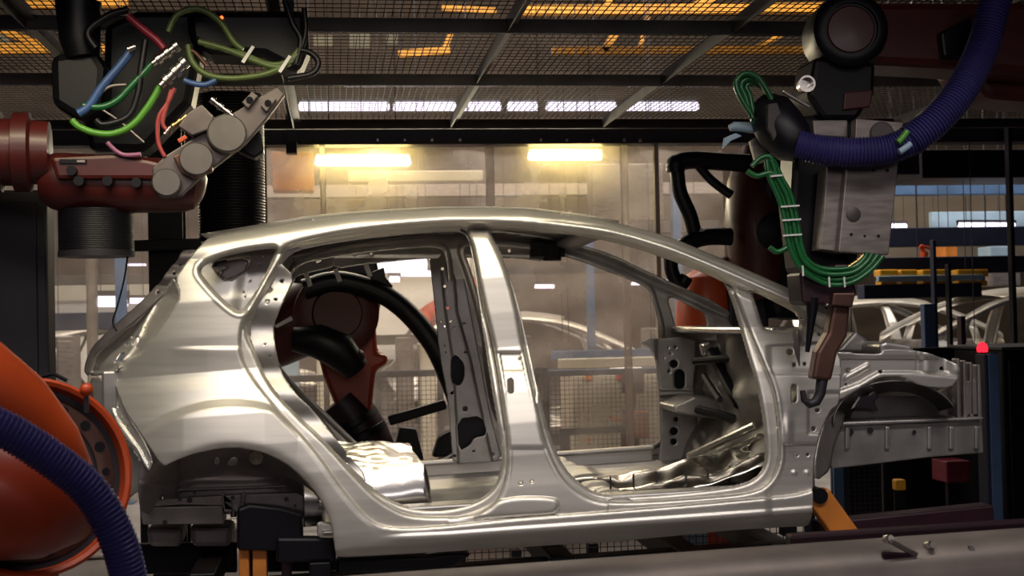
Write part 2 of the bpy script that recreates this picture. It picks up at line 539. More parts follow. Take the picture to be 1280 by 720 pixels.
def vbase(X):
    x, y = X[:, 0], X[:, 1]
    yc = y + 0.082 * (x - 640)
    # the roof rail comes down with the windscreen pillar and the tail
    ytop = np.interp(x, [100, 262, 350, 440, 560, 660, 760, 840, 904, 974, 1034, 1060], [305, 298, 283, 269, 262, 263, 278, 299, 326, 357, 389, 402])
    k = np.interp(yc, [300, 440], [1, 0])
    top = np.clip(y - ytop, -10, 200)
    prof = np.interp(yc, _py, _pv)
    kq = np.interp(x, [300, 420], [1, 0.75])
    prof = prof * (1 - kq) + np.interp(yc, _py, _pq) * kq
    # a rounded edge along the whole roof line and pillar
    rail = 0.075 * np.exp(-np.maximum(top, 0) / 7.0)
    lim = np.interp(x, [100, 262, 700, 840, 904, 974, 1034], [0.25, .215, .235, .205, .175, .14, .11])
    v = np.minimum(prof, lim) + rail
    v = v + 0.16 * np.clip((300 - x) / 160, 0, 2) ** 2.2 + 0.03 * np.clip((x - 900) / 150, 0, 2) ** 2
    return v

def relief(X):
    x, y = X[:, 0], X[:, 1]
    v = vbase(X)
    dO, dR, dF = sdf(SHO, X), sdf(SHR, X), sdf(SHF, X)
    da, db, dw, dt = sdf(RAP, X), sdf(FAP, X), sdf(WIN, X), sdf(TRI, X)
    v += 0.028 * ss(-dO, 0, 3.2)
    v += 0.034 * np.maximum(ss(-dR, 0, 3.2), ss(-dF, 0, 3.2))
    yt = np.interp(x, [100, 262, 350, 440, 560, 660, 760, 840, 904, 974, 1034, 1060], [305, 298, 283, 269, 262, 263, 278, 299, 326, 357, 389, 402])
    v += 0.050 * ss(-dO, 1, 15) * ss(-(y - yt), -36, -24) * (x > 330)
    v += 0.05 * np.exp(-(((x - 598) / 13) ** 2 + ((y - 285) / 5.5) ** 2) ** 2)
    # lips round the openings
    v += 0.022 * ss(-np.minimum(da, db), -4.5, -1) 
    v += 0.045 * np.maximum(np.exp(-((dR + 4.0) / 2.6) ** 2) * (x > 575), np.exp(-((dF + 4.0) / 2.6) ** 2) * (x < 670)) * ss(-y, -560, -440)
    v += 0.055 * ss(-dw, -4, 0) - 0.004 * np.exp(-((dw - 5.5) / 1.6) ** 2)
    v += 0.012 * ss(-dt, -3, 0)
    # wheel arch flare with a crease, and the turned-in lip
    r = np.hypot(x - 290, (y - 681))
    fl = ss(-r, -183, -170) * ss(y, 700, 640) * ss(dO, -2, 6) * np.interp(x, [170, 230, 330, 372], [.55, 1, 1, 0.2])
    v -= 0.030 * fl
    v += 0.020 * np.exp(-np.maximum(r - 122, 0) / 3.5)
    # shoulder crease fading to the rear
    v -= 0.010 * ss(y, 433, 437) * np.interp(x, [215, 260, 300], [0, 1, 1]) * ss(dO, -1, 2) * np.interp(y, [437, 500], [1, 0])
    # centre pillar: break at the hinge plate, waist and foot
    pil = ss(-dO, 0, 3) * ss(dR, 0, 3) * ss(dF, 0, 3) * (x > 560) * (x < 760)
    v -= 0.016 * pil * ss(y, 340, 300) * 0
    v += 0.020 * pil * ss(y, 439, 442) * ss(-y, -560, -440)
    v -= 0.006 * pil * ss(y, 463, 466)
    v += 0.010 * pil * ss(y, 556, 562) * ss(-y, -640, -575)
    v -= 0.014 * ss(-sdf(chaikin(DENT), X), -2, 3) * (x > 575)
    # sill: ridge line and tuck-under
    yl = np.interp(x, [420, 490, 560, 640, 984, 1020], [676, 672, 669, 663, 639, 636])
    v += 0.020 * np.exp(-np.maximum(yl - y, 0) / 3.5) * 0 - 0.010 * np.exp(-((y - yl) / 3.0) ** 2) * ss(x, 470, 520)
    v += np.interp(x, [420, 520, 640, 1010], [0.02, 0.06, 0.10, 0.11]) * ss(y - yl, 0, 24)
    # hinge pillar at the front
    hp = ss(x, 955, 965) * ss(dF, 1, 4)
    v += 0.010 * hp * ss(y - (431 - 0.05 * (x - 956)), 0, 2.5)
    v -= 0.007 * hp * ss(y, 468, 470.5)
    v += 0.012 * hp * ss(x, 1008, 1010) * ss(y, 488, 492) * ss(-y, -544, -541)
    v += 0.012 * hp * ss(y, 553, 556)
    v -= 0.012 * hp * np.exp(-(((x - 984) / 5) ** 2 + ((y - 537) / 16) ** 2))
    v -= 0.012 * (np.exp(-(((x - 992) / 2.2) ** 2 + ((y - 591) / 2.2) ** 2)) + np.exp(-(((x - 1008) / 2.2) ** 2 + ((y - 591) / 2.2) ** 2)))
    # sealing strip ridge along the windscreen pillar
    yr = np.interp(x, [600, 700, 760, 838, 904, 1010], [269, 274, 282, 304, 331, 379])
    v += 0.008 * np.exp(-((y - yr - 4) / 1.6) ** 2) * ss(x, 560, 760)
    return v

def panel(outer, holes, circles=(), slots=(), step=2.0, vf=relief, mirror=False, box=None):
    """sheet bounded by an outline with openings, pressed to the relief vf; pixel outlines are cast on the body's own planes"""
    outer = np.asarray(outer)
    x0, y0 = outer.min(0) - 2 * step
    x1, y1 = outer.max(0) + 2 * step
    gx, gy = np.arange(x0, x1, step), np.arange(y0, y1, step)
    GX, GY = np.meshgrid(gx, gy)
    X = np.stack([GX.ravel(), GY.ravel()], 1)
    def region(X):
        d = sdf(outer, X)
        for h in holes:
            d = np.maximum(d, -sdf(h, X))
        for (cx, cy, r) in circles:
            d = np.maximum(d, r - np.hypot(X[:, 0] - cx, X[:, 1] - cy))
        for (a, b, r) in slots:
            a, b = np.array(a), np.array(b)
            e = b - a
            t = np.clip((X - a) @ e / (e @ e), 0, 1)
            d = np.maximum(d, r - np.hypot(*(X - a - t[:, None] * e).T))
        return d
    nx, ny = len(gx), len(gy)
    C = (X.reshape(ny, nx, 2)[:-1, :-1] + step / 2).reshape(-1, 2)
    keep = region(C) < 0
    idx = np.arange(nx * ny).reshape(ny, nx)
    quads = np.stack([idx[:-1, :-1], idx[:-1, 1:], idx[1:, 1:], idx[1:, :-1]], -1).reshape(-1, 4)[keep]
    cnt = np.bincount(quads.ravel(), minlength=nx * ny)
    bnd = np.where((cnt > 0) & (cnt < 4))[0]
    XB = X[bnd].copy()
    for _ in range(3):
        d = region(XB)
        e = 0.05
        g = np.stack([region(XB + [e, 0]) - region(XB - [e, 0]), region(XB + [0, e]) - region(XB - [0, e])], 1) / (2 * e)
        g /= np.maximum(1e-6, np.linalg.norm(g, axis=1))[:, None]
        XB -= g * np.clip(d, -1.6 * step, 1.6 * step)[:, None] * 0.9
    X[bnd] = XB
    used = np.where(cnt > 0)[0]
    remap = -np.ones(nx * ny, int)
    remap[used] = np.arange(len(used))
    quads = remap[quads]
    X = X[used]
    v = vf(X)
    rf, rr, ru = np.array(_f), np.array(RR), np.array(UU)
    D = rf * F + rr * (X[:, :1] - 640) + ru * (360 - X[:, 1:])
    Yp = YN + v
    W = np.array(CAM) + D * (Yp / D[:, 1])[:, None]
    if mirror:
        W[:, 1] = YN + CW - v
    return W, quads

def sheet_object(name, data, m, parent, thick=0.006, flip=False, smooth=True):
    W, q = data
    me = bpy.data.meshes.new(name)
    org = ORG[parent.name]
    if flip:
        q = q[:, ::-1]
    me.from_pydata((W - np.array(org)).tolist(), [], q.tolist())
    me.materials.append(m)
    o = bpy.data.objects.new(name, me)
    COL.objects.link(o)
    ORG[o.name] = org
    o.parent = parent
    if smooth:
        for p in me.polygons:
            p.use_smooth = True
    md = o.modifiers.new('sheet', 'SOLIDIFY')
    md.thickness = thick
    md.offset = 1 if flip else -1
    return o

base = P(640, 690, YN)
car = thing('car_body_shell', 'bare silver five-door hatchback body shell without doors, held side-on in the work cell', 'car body', (base.x, YN + CW / 2, P(640, 684, YN).z))
near = sheet_object('side_panel', panel(OUT, [WIN, RAP, FAP, TRI], HOLES, SLOTS, step=1.5), MT['body'], car, flip=True)

# the far side: the same pressing mirrored, its inside towards us
def vfar(X):
    v = vbase(X)
    da, db = sdf(RAP, X), sdf(FAP, X)
    dO = sdf(SHO, X)
    v += 0.05 * ss(-dO, -6, 6)
    v += 0.02 * ss(-np.minimum(da, db), -9, -6)
    return v
FH = []
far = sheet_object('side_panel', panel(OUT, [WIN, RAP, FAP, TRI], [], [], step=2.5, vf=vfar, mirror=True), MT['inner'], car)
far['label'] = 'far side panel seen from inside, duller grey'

# ---- roof skin, cross members
def vtop(x):
    return float(np.interp(x, [100, 262, 700, 840, 904, 974, 1034], [0.25, .215, .235, .205, .175, .14, .11])) + 0.075
def ytop(x):
    return float(np.interp(x, [262, 350, 393, 440, 500, 560, 600, 660, 716, 760, 782, 838, 904, 974, 1034], [297.5, 283, 275, 269, 264.5, 262, 261.5, 263, 270, 278, 283, 298, 326, 357, 389]))
def across(px, t):
    """point on the arch of the roof: t = 0 near edge, 1 far edge"""
    p = P(px, ytop(px) + 0.4, YN + vtop(px))
    y2 = YN + CW - vtop(px)
    bow = 4 * t * (1 - t)
    return Vector((p.x + (0.10 if px > 600 else -0.08) * bow * min(1, abs(px - 560) / 220), p.y + (y2 - p.y) * t, p.z + 0.045 * bow))
def skin(pxs, ts, name, m, lower=0.0, thick=0.004):
    mb = MB()
    g = [[across(x, t) - Vector((0, 0, lower)) for t in ts] for x in pxs]
    n = len(ts)
    mb.add([p for row in g for p in row], [(i * n + j, i * n + j + 1, (i + 1) * n + j + 1, (i + 1) * n + j) for i in range(len(pxs) - 1) for j in range(n - 1)])
    return mb.build(name, m, car, smooth=True, solid=thick)
skin(np.linspace(263, 770, 40), np.linspace(0, 1, 15), 'roof_panel', MT['body'])
skin(np.linspace(748, 775, 4), np.linspace(0.02, 0.98, 15), 'windscreen_header', MT['inner'], 0.035, 0.02)
skin(np.linspace(263, 290, 4), np.linspace(0.02, 0.98, 15), 'tailgate_header', MT['inner'], 0.04, 0.02)
for x in (420, 575):
    skin(np.linspace(x, x + 22, 3), np.linspace(0.05, 0.95, 13), 'roof_bow', MT['inner'], 0.03, 0.012)

def pan(name, poly, v, m, holes=(), circles=(), slots=(), step=2.0, ch=1, w=0.2, thick=0.006, parent=None):
    vf = v if callable(v) else (lambda X: np.full(len(X), float(v)))
    return sheet_object(name, panel(chaikin(poly, ch, w) if ch else np.array(poly, float), [chaikin(h, 1, 0.2) for h in holes], circles, slots, step=step, vf=vf), m, parent or car, thick, flip=True)

# ---- rear corner: lamp recess, tailgate flange, bumper flange
FOLD = np.array([(220, 349), (214, 354), (206, 367), (195, 380), (181, 405), (176, 418), (166, 438), (150, 455)], float)
def fold_side(X):
    xf = np.interp(X[:, 1], FOLD[:, 1], FOLD[:, 0])
    return X[:, 0] - xf
def vrecess(X):
    d1 = sdf(OUT, X)
    fs = fold_side(X)
    v = vbase(X) + 0.03 * ss(d1, -1, 2) + 0.15 * np.clip(d1 / 24, 0, 1) - 0.03 * np.exp(-(fs / 1.8) ** 2) + 0.04 * ss(-fs, 2, 26)
    rim = -sdf(chaikin(LAMP, 1, 0.2), X)
    return v - 0.03 * ss(-rim, -6, -1) * (fs < -3)
LAMP = [(219, 348), (227, 366), (225, 379), (199, 417), (188, 432), (178, 446), (152, 458), (143, 468), (131, 469), (111, 470), (116, 447), (120, 440.6), (147, 416), (169, 400), (206, 365), (215, 351)]
pan('tail_lamp_recess', LAMP, vrecess, MT['body'], circles=[(160, 432, 2.2), (166, 422, 2.0), (155, 444, 2.4), (146, 453, 2.0)], slots=[((172, 424), (168, 431), 2.2), ((153, 445), (149, 451), 2.4)], step=1.6)
pan('tailgate_flange', [(246, 313), (228, 315), (220, 328), (188, 368), (139, 411), (116, 434), (109, 450), (106, 464), (112, 471), (117, 449), (121, 442), (148, 417), (170, 401), (207, 367), (217, 353), (221, 350), (233, 331)],
    lambda X: vbase(X) + 0.13 + 0.02 * np.sin(X[:, 1] / 4.0) * (X[:, 1] < 365), MT['under'], circles=[(226, 331, 2.2), (218, 343, 2), (198, 366, 1.4)], step=1.8)
pan('bumper_flange', [(131, 471), (143, 469), (146, 482), (158, 514), (178, 545), (193, 576), (187, 590), (179, 578), (172, 562), (157, 548), (143, 522), (135, 497)],
    lambda X: vbase(X) + 0.03 + 0.012 * ss(-sdf(np.array([(131, 471), (143, 469), (146, 482), (158, 514), (178, 545), (193, 576), (187, 590), (172, 562), (143, 522)], float), X), 1, 4), MT['body'],
    circles=[(139, 482, 1.3), (141, 489, 1.8), (150, 509, 1.3), (155, 520, 1.3), (160, 532, 1.5)], step=1.5)
pan('rear_corner_panel', [(112, 472), (130, 472), (135, 498), (143, 523), (157, 549), (172, 563), (186, 592), (178, 612), (160, 622), (146, 600), (130, 560), (118, 520)], lambda X: vbase(X) + 0.12, MT['inner'],
    circles=[(139, 533, 2.6), (146, 546, 2)], step=3)

# ---- linings seen through the openings
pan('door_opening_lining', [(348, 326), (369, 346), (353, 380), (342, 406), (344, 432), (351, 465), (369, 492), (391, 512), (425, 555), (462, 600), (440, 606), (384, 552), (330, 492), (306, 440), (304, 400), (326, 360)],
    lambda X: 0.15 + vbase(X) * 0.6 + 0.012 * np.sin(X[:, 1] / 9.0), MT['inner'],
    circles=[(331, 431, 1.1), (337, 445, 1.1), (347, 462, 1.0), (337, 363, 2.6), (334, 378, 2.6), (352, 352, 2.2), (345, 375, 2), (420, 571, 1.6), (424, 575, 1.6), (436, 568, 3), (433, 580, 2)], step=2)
pan('quarter_window_lining', [(238, 330), (256, 318), (300, 304), (356, 300), (356, 322), (336, 362), (312, 398), (296, 398), (270, 384), (246, 350)],
    lambda X: vbase(X) + 0.17 + 0.02 * ss(X[:, 0] + X[:, 1] * .2, 360, 380), MT['inner'],
    holes=[[(262, 329), (300, 321), (316, 322), (308, 338), (292, 350), (280, 352)], [(298, 327), (306, 325), (307, 333), (299, 335)]],
    circles=[(329, 322, 1.4), (324, 331, 1.3), (306, 372, 1.3), (305, 366, 1), (312, 352, 1)], step=2)
pan('window_bracket', [(266, 331), (300, 323), (312, 326), (306, 340), (290, 349), (278, 349)], 0.46, MT['under'], circles=[(274, 341, 3.5)], slots=[((270, 336), (282, 335), 2)], step=2)
VF = CW - 0.235
pan('corner_reinforcement', [(354, 321), (405, 313), (418, 316), (418, 334), (386, 341), (370, 346), (362, 362), (354, 380), (344, 380), (346, 350)], VF - 0.03, MT['inner'],
    circles=[(398, 326, 3.6), (366, 324, 1.4), (352, 353, 2.0), (345, 367, 2.2)], step=1.6, w=0.12)
for (a, b) in (((382, 341), (388, 358)), ((419, 336), (425, 352)), ((457, 330), (463, 346))):
    mb = MB()
    mb.bar(P(a[0], a[1], YN + VF - .04), P(b[0], b[1], YN + VF - .04), 0.022, 0.006, up=(0, 1, 0))
    o = mb.build('roof_rail_tab', MT['white'], car, bevel=0.002)
    o['label'] = 'white tab hanging from the far roof rail'
RAILV = lambda X: VF + 0.0 + 0.01 * ss(X[:, 1], 318, 322)
pan('roof_rail_lining', [(416, 316), (452, 309), (520, 303), (583, 301), (640, 304), (680, 312), (684, 328), (640, 322), (583, 321), (520, 324), (452, 331), (418, 337)], RAILV, MT['inner'],
    holes=[[(441, 314), (447, 313), (447, 318), (441, 319)], [(634.5, 311.5), (638, 312), (638, 316), (634.5, 315.5)]], circles=[(464, 317, 2)], step=2)
mb = MB()
mb.box(*[c for c in (lambda a, b: (a.x, b.x, a.y, a.y + .05, b.z, a.z))(P(663, 302, YN + VF - .08), P(682, 322, YN + VF - .08))])
mb.cyl(P(690, 305, YN + VF - .06), P(690, 326, YN + VF - .06), .045, n=14)
mb.bar(P(680, 318, YN + VF - .07), P(706, 316, YN + VF - .07), .03, .04)
mb.build('hinge_bracket', MT['dark'], car, bevel=0.006)
prf = pan('pillar_reinforcement', [(536, 318), (584, 318), (577, 330), (586, 380), (600, 450), (613, 520), (628, 576), (566, 580), (563, 540), (560, 500), (549, 440), (543, 380)],
    lambda X: VF + 0.012 - 0.014 * ss(np.abs(X[:, 0] - np.interp(X[:, 1], [320, 390, 450, 575], [558, 564, 577, 594])), np.interp(X[:, 1], [320, 390, 480, 575], [9, 8, 14, 22]), np.interp(X[:, 1], [320, 390, 480, 575], [6.5, 5.5, 11, 19])),
    MT['inner'], holes=[[(563.5, 447), (570, 443), (580, 455), (580, 473), (574, 483), (564, 477)], [(571.5, 523.5), (602.5, 519.5), (608.5, 544), (592, 547), (588, 556), (574, 564)]],
    circles=[(553, 336, 1.8), (556, 358, 1.8), (560, 385, 2.2), (551, 402, 1.3), (563, 402, 1.4), (580, 404, 1.3), (556, 408, 1.5), (567, 410, 1.5), (556, 432, 1.2), (557, 440, 1.2), (582, 440, 1.5), (581.5, 511, 3.2), (565, 491, 2), (568, 570, 2), (616, 568, 2.2), (592, 564, 1.5), (620, 563, 1.2)], step=1.5, w=0.12)
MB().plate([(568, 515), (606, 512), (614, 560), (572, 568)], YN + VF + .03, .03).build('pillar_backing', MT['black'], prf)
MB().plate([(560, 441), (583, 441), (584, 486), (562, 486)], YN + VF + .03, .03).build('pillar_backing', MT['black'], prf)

# ---- floor, seat pan, tunnel
def patch(name, x0, x1, y0, y1, fz, m, nx=60, ny=40, solid=0.006):
    mb = MB()
    vs = []
    for j in range(ny + 1):
        for i in range(nx + 1):
            u, t = i / nx, j / ny
            x, y = x0 + (x1 - x0) * u, y0 + (y1 - y0) * t
            vs.append((x, y, fz(u, t, x, y)))
    mb.add(vs, [(j * (nx + 1) + i, j * (nx + 1) + i + 1, (j + 1) * (nx + 1) + i + 1, (j + 1) * (nx + 1) + i) for j in range(ny) for i in range(nx)])
    return mb.build(name, m, car, smooth=True, solid=solid)
from mathutils import noise as mnoise
def wob(x, y, k=1.0):
    return 1.3 * mnoise.noise(Vector((x * 2.6 * k, y * 2.6 * k, 3.1))) + 0.5 * mnoise.noise(Vector((x * 7 * k, y * 7 * k, 8.7)))
zs0 = P(545, 638, YN + .08).z        # sill top below the rear opening
zs1 = P(810, 619, YN + .08).z        # sill top below the front opening
xr, xm, xf_ = P(436, 600, YN).x, P(650, 640, YN).x, P(985, 560, YN).x
def zfloor(x):
    return zs0 + (zs1 - zs0) * (x - P(545, 638, YN).x) / (P(810, 619, YN).x - P(545, 638, YN).x)
def ffl(u, t, x, y):
    tun = 0.045 * math.exp(-((y - (YN + CW / 2)) / 0.16) ** 4)
    ribs = 0.012 * (math.sin(y * 26) > 0.3)
    cross = 0.07 * math.exp(-((x - xm - 0.38) / 0.07) ** 4) * (1 if abs(y - YN - CW / 2) > .16 else 0.4)
    return zfloor(x) - 0.05 + tun + ribs + cross * .7
patch('floor_pan', xr - 0.1, xf_ - 0.05, YN + 0.06, YN + CW - 0.06, ffl, MT['inner'], 110, 70)
xsp0, xsp1 = P(428, 600, YN + .5).x, P(536, 600, YN + .5).x
def seat(u, t, x, y):
    edge = min(1, (1 - u) / 0.06) if u > .94 else 1
    side = min(1, t / 0.05) * min(1, (1 - t) / 0.05)
    return zfloor(x) - 0.05 + (0.225 - 0.05 * u + 0.022 * wob(x * 2.0, y * 2.0)) * (edge ** .5) * max(0, side) ** .5
patch('rear_seat_pan', xsp0 - 0.15, xsp1, YN + 0.24, YN + CW - 0.24, seat, MT['shiny'], 60, 60)
def tray(u, t, x, y):
    return zfloor(x) - 0.02 + 0.024 * wob(x * 2.2, y * 1.7) + 0.10 * u * u + 0.03 * math.sin(t * 9)
xt0, xt1 = P(715, 600, YN + .4).x, P(962, 600, YN + .4).x
patch('front_footwell', xt0, xt1, YN + 0.18, YN + 0.72, lambda u, t, x, y: tray(u, t, x, y) - .01, MT['shiny'], 60, 30)
for k in range(7):
    x = xt0 + .12 + k * .1
    MB().cyl((x, YN + .22 + .04 * (k % 3), zfloor(x)), (x, YN + .22 + .04 * (k % 3), zfloor(x) + .06), .004, n=6).build('floor_stud', MT['dark'], car)
# sill stiffener along the far side
mb = MB()
a, b = P(520, 592, YN + CW - .16), P(815, 571, YN + CW - .16)
mb.bar(a, b, .05, .10)
mb.bar(a + Vector((0, -.03, .05)), b + Vector((0, -.03, .05)), .06, .02)
mb.build('sill_stiffener', MT['body'], car, bevel=.008)
# near sill inner flange
mb = MB()
a, b = P(470, 640, YN + .12), P(950, 612, YN + .12)
mb.bar(a, b, .10, .035)
mb.build('sill_inner', MT['inner'], car, bevel=.008)

# ---- bulkhead, cowl, dash cross member
xb = P(990, 520, YN + .2).x
zb0, zb1 = zfloor(xb) - .05, P(960, 412, YN + .2).z
mb = MB()
nY, nZ = 46, 26
vs = []
for j in range(nZ + 1):
    for i in range(nY + 1):
        t, u = j / nZ, i / nY
        y = YN + .10 + (CW - .2) * u
        bul = .05 * math.exp(-((u - .5) / .13) ** 4) + .018 * math.sin(u * 30) * math.sin(t * 9) + .03 * math.exp(-((t - .55) / .06) ** 2)
        vs.append((xb - bul - .25 * max(0, .35 - t) / .35 * .5, y, zb0 + (zb1 - zb0) * t))
mb.add(vs, [(j * (nY + 1) + i, j * (nY + 1) + i + 1, (j + 1) * (nY + 1) + i + 1, (j + 1) * (nY + 1) + i) for j in range(nZ) for i in range(nY)])
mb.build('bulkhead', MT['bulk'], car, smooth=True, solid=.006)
mb = MB()
c0, c1 = P(1000, 413, YN + .22), P(868, 411, YN + CW - .2)
mb.bar(c0 + Vector((-.06, 0, 0)), c1 + Vector((-.06, 0, 0)), .13, .03)
mb.bar(c0 + Vector((.06, 0, -.03)), c1 + Vector((.06, 0, -.03)), .12, .05)
mb.build('cowl_panel', MT['shiny'], car, bevel=.01)
hpl = pan('hinge_pillar_lining', [(796, 425), (868, 420), (869, 450), (866, 490), (872, 520), (868, 560), (858, 580), (836, 590), (822, 580), (826, 550), (824, 492), (818, 440)],
    lambda X: VF - .03 + .012 * ss(X[:, 0], 818, 821) - .02 * np.exp(-((X[:, 1] - 492) / 2.5) ** 2), MT['inner'],
    circles=[(842, 455, 5), (836, 464, 2), (844, 434, 2), (835, 434, 1.3), (830, 447, 1.2), (838, 442, 1.2), (842, 539, 5), (842, 552, 4), (845, 524, 3), (832, 510, 2)], slots=[((849, 468), (849, 480), 6.5)], step=1.8)
MB().plate([(838, 449), (856, 449), (858, 488), (838, 488)], YN + VF + .02, .02).build('hinge_hole_shade', MT['black'], hpl)  # black plates put in so the lining holes look dark
MB().plate([(836, 520), (850, 520), (850, 558), (836, 558)], YN + VF + .02, .02).build('hinge_hole_shade', MT['black'], hpl)
mb = MB()
mb.plate([(841, 508), (868, 496), (896, 498), (922, 512), (924, 522), (900, 524), (866, 520), (845, 516)], YN + 1.15, .28)
mb.build('dash_bracket', MT['inner'], car, bevel=.01)
mb = MB()
for (a, b, r) in (((868, 452), (930, 446), .018), ((890, 440), (925, 505), .03), ((905, 455), (940, 520), .035), ((880, 470), (900, 500), .014), ((912, 440), (940, 480), .02), ((872, 512), (935, 528), .022), ((895, 450), (938, 515), .02)):
    mb.cyl(P(*a, YN + 1.05), P(*b, YN + .75), r, n=10)
mb.plate([(918, 470), (942, 475), (942, 515), (925, 512)], YN + .8, .1)
mb.build('dash_cross_member', MT['black'], car, bevel=.004)
mb = MB()
mb.plate([(896, 430), (926, 424), (934, 446), (918, 458), (902, 448)], YN + 1.0, .06)
mb.plate([(876, 430), (890, 426), (892, 440), (880, 446)], YN + 1.05, .05)
mb.build('cowl_bracket', MT['shiny'], car, bevel=.012)
mb = MB()
for (a, b) in (((862, 570), (948, 530)), ((880, 582), (953, 545)), ((845, 590), (950, 566))):
    mb.bar(P(*a, YN + .95), P(*b, YN + .5), .045, .03)
mb.build('toe_board_member', MT['shiny'], car, bevel=.012)

# ---- front end: apron, strut tower, chassis rails (both sides)
def mirrorY(o):
    c = o.copy()
    c.data = o.data.copy()
    COL.objects.link(c)
    ORG[c.name] = ORG[o.name]
    oy = ORG[o.name].y
    for vtx in c.data.vertices:
        vtx.co.y = 2 * (YN + CW / 2) - (vtx.co.y + oy) - oy
    c.data.flip_normals()
    return c
ap = pan('front_apron', [(1038, 440), (1060, 441), (1100, 443), (1104, 436), (1150, 438), (1186, 450), (1199, 457), (1199, 472), (1188, 485), (1152, 483), (1126, 470), (1098, 471), (1074, 485), (1050, 500), (1036, 500)],
    lambda X: .14 + .02 * ss(X[:, 1], 445, 447) - .02 * ss(X[:, 1] - np.interp(X[:, 0], [1036, 1074, 1098, 1140, 1200], [492, 478, 464, 464, 470]), 0, 3) + .015 * np.sin(X[:, 0] / 6) * (X[:, 0] > 1145) * (X[:, 1] < 466)
    - .012 * np.exp(-((X[:, 1] - (472 - .55 * (X[:, 0] - 1058))) / 2.6) ** 2) * (X[:, 0] < 1085) * (X[:, 0] > 1056), MT['body'],
    circles=[(1059, 463, 3), (1057, 480, 1.8), (1100, 465, 2.4), (1176, 461, 3.2)], step=2)
mirrorY(ap)
mb = MB()
mb.plate([(1100, 430), (1108, 427), (1128, 430), (1140, 432), (1146, 442), (1146, 468), (1130, 468), (1126, 445), (1118, 446), (1118, 468), (1102, 468)], YN + .16, .30)
mb.plate([(1046, 440), (1070, 414), (1084, 424), (1092, 441)], YN + .35, .25)
st = mb.build('strut_tower', MT['inner'], car, bevel=.012)
mirrorY(st)
mb = MB()
mb.plate([(1034, 532), (1040, 530), (1158, 529), (1170, 528), (1228, 524), (1230, 566), (1160, 572), (1110, 578), (1076, 582), (1040, 586), (1032, 560)], YN + .30, .12)
for x in (1060, 1110, 1163, 1190, 1222):
    mb.plate([(x - 3, 533), (x + 3, 533), (x + 3, 562), (x - 3, 562)], YN + .285, .02)
mb.plate([(1040, 528), (1230, 521), (1230, 525), (1040, 533)], YN + .27, .18)
fr = mb.build('front_chassis_rail', MT['inner'], car, bevel=.006)
mirrorY(fr)
for (x, y, r) in ((1088, 538, .012), (1062, 540, .016), (1143, 540, .008)):
    MB().cyl(P(x, y, YN + .295), P(x, y, YN + .29), r).build('rail_hole_shade', MT['black'], fr)  # black disc stands for the shade inside an open hole
mb = MB()
mb.rings([P(1040, 530, YN + .5), P(1060, 503, YN + .5), P(1085, 488, YN + .5), P(1130, 478, YN + .5), P(1196, 470, YN + .5)], [.012] * 5, 8)
vs = []
for i in range(25):
    a = math.pi * (1.02 - i / 24 * .9)
    for (dy, r) in ((.15, 1.0), (.34, 1.0), (.46, .75)):
        p = P(1120 + 78 * math.cos(a) * r, 528 - 52 * math.sin(a) * r, YN + dy)
        vs.append(p)
mb.add(vs, [(i * 3 + j, i * 3 + j + 1, (i + 1) * 3 + j + 1, (i + 1) * 3 + j) for i in range(24) for j in range(2)])
mb.plate([(1030, 526), (1036, 505), (1060, 495), (1160, 495), (1200, 480), (1215, 524), (1150, 530)], YN + .47, .01)
wh = mb.build('front_wheel_house', MT['under'], car, smooth=True, solid=.006)
mirrorY(wh)
mb = MB()
mb.plate([(1062, 512), (1074, 494), (1086, 492), (1094, 486), (1100, 495), (1094, 503), (1100, 514), (1086, 511)], YN + .40, .03)
mb.build('shock_bracket', MT['shiny'], car, bevel=.01)
mb = MB()
for x in (1196, 1204, 1212, 1222):
    mb.plate([(x, 448 + (x - 1196) * .3), (x + 4, 448 + (x - 1196) * .3), (x + 6, 522), (x + 1, 522)], YN + .3, .05)
a = P(1222, 500, YN + .3)
mb.box(a.x - .05, a.x, YN + .3, YN + CW - .3, a.z - .06, a.z + .08)
mb.build('front_panel', MT['under'], car, bevel=.005)
# skirt of the hinge pillar that turns into the wheel opening
pan('wheel_arch_liner', [(1030, 526), (1048, 512), (1056, 520), (1040, 560), (1036, 588), (1018, 602), (1017, 578), (1022, 550)], lambda X: .05 + .006 * (X[:, 0] - 1018), MT['inner'], step=2.5)

# ---- rear wheel house and rear chassis rail
def vwh(X):
    r = np.hypot(X[:, 0] - 290, X[:, 1] - 690)
    return .16 + .20 * ss(-r, -150, -95) + .03 * ss(X[:, 0] - 219, 0, 4) - .012 * np.exp(-((X[:, 1] - np.interp(X[:, 0], [222, 250, 300, 330, 360, 372, 392], [604, 600, 600, 599, 594, 600, 610])) / 1.6) ** 2)
wh = pan('rear_wheel_house', [(178, 560), (200, 560), (240, 548), (300, 545), (345, 555), (385, 590), (408, 632), (408, 650), (330, 645), (250, 640), (176, 645), (172, 610)], vwh, MT['under'],
    holes=[[(283, 579), (290, 569), (297, 570), (297, 579)], [(268, 579), (268, 571), (273, 568), (276, 578)]], step=2)
mirrorY(wh)
mb = MB()
mb.lathe(P(320.5, 572, YN + .25), (0, -1, 0), [(0, .028), (.012, .026), (.016, .012), (.02, .006)], 20)
mb.build('wheel_house_grommet', MT['alu'], wh, smooth=True)
mb = MB()
mb.plate([(176, 634), (230, 631), (276, 632), (278, 636), (304, 636), (306, 630), (340, 632), (372, 638), (400, 645), (402, 628), (370, 616), (300, 618), (176, 626)], YN + .30, .05)
mb.plate([(174, 634), (278, 632), (280, 655), (178, 656)], YN + .30, .14)
mb.plate([(276, 616), (281, 616), (283, 634), (300, 634), (302, 616), (307, 616), (304, 640), (280, 640)], YN + .27, .04)
rr = mb.build('rear_chassis_rail', MT['under'], car, bevel=.006)
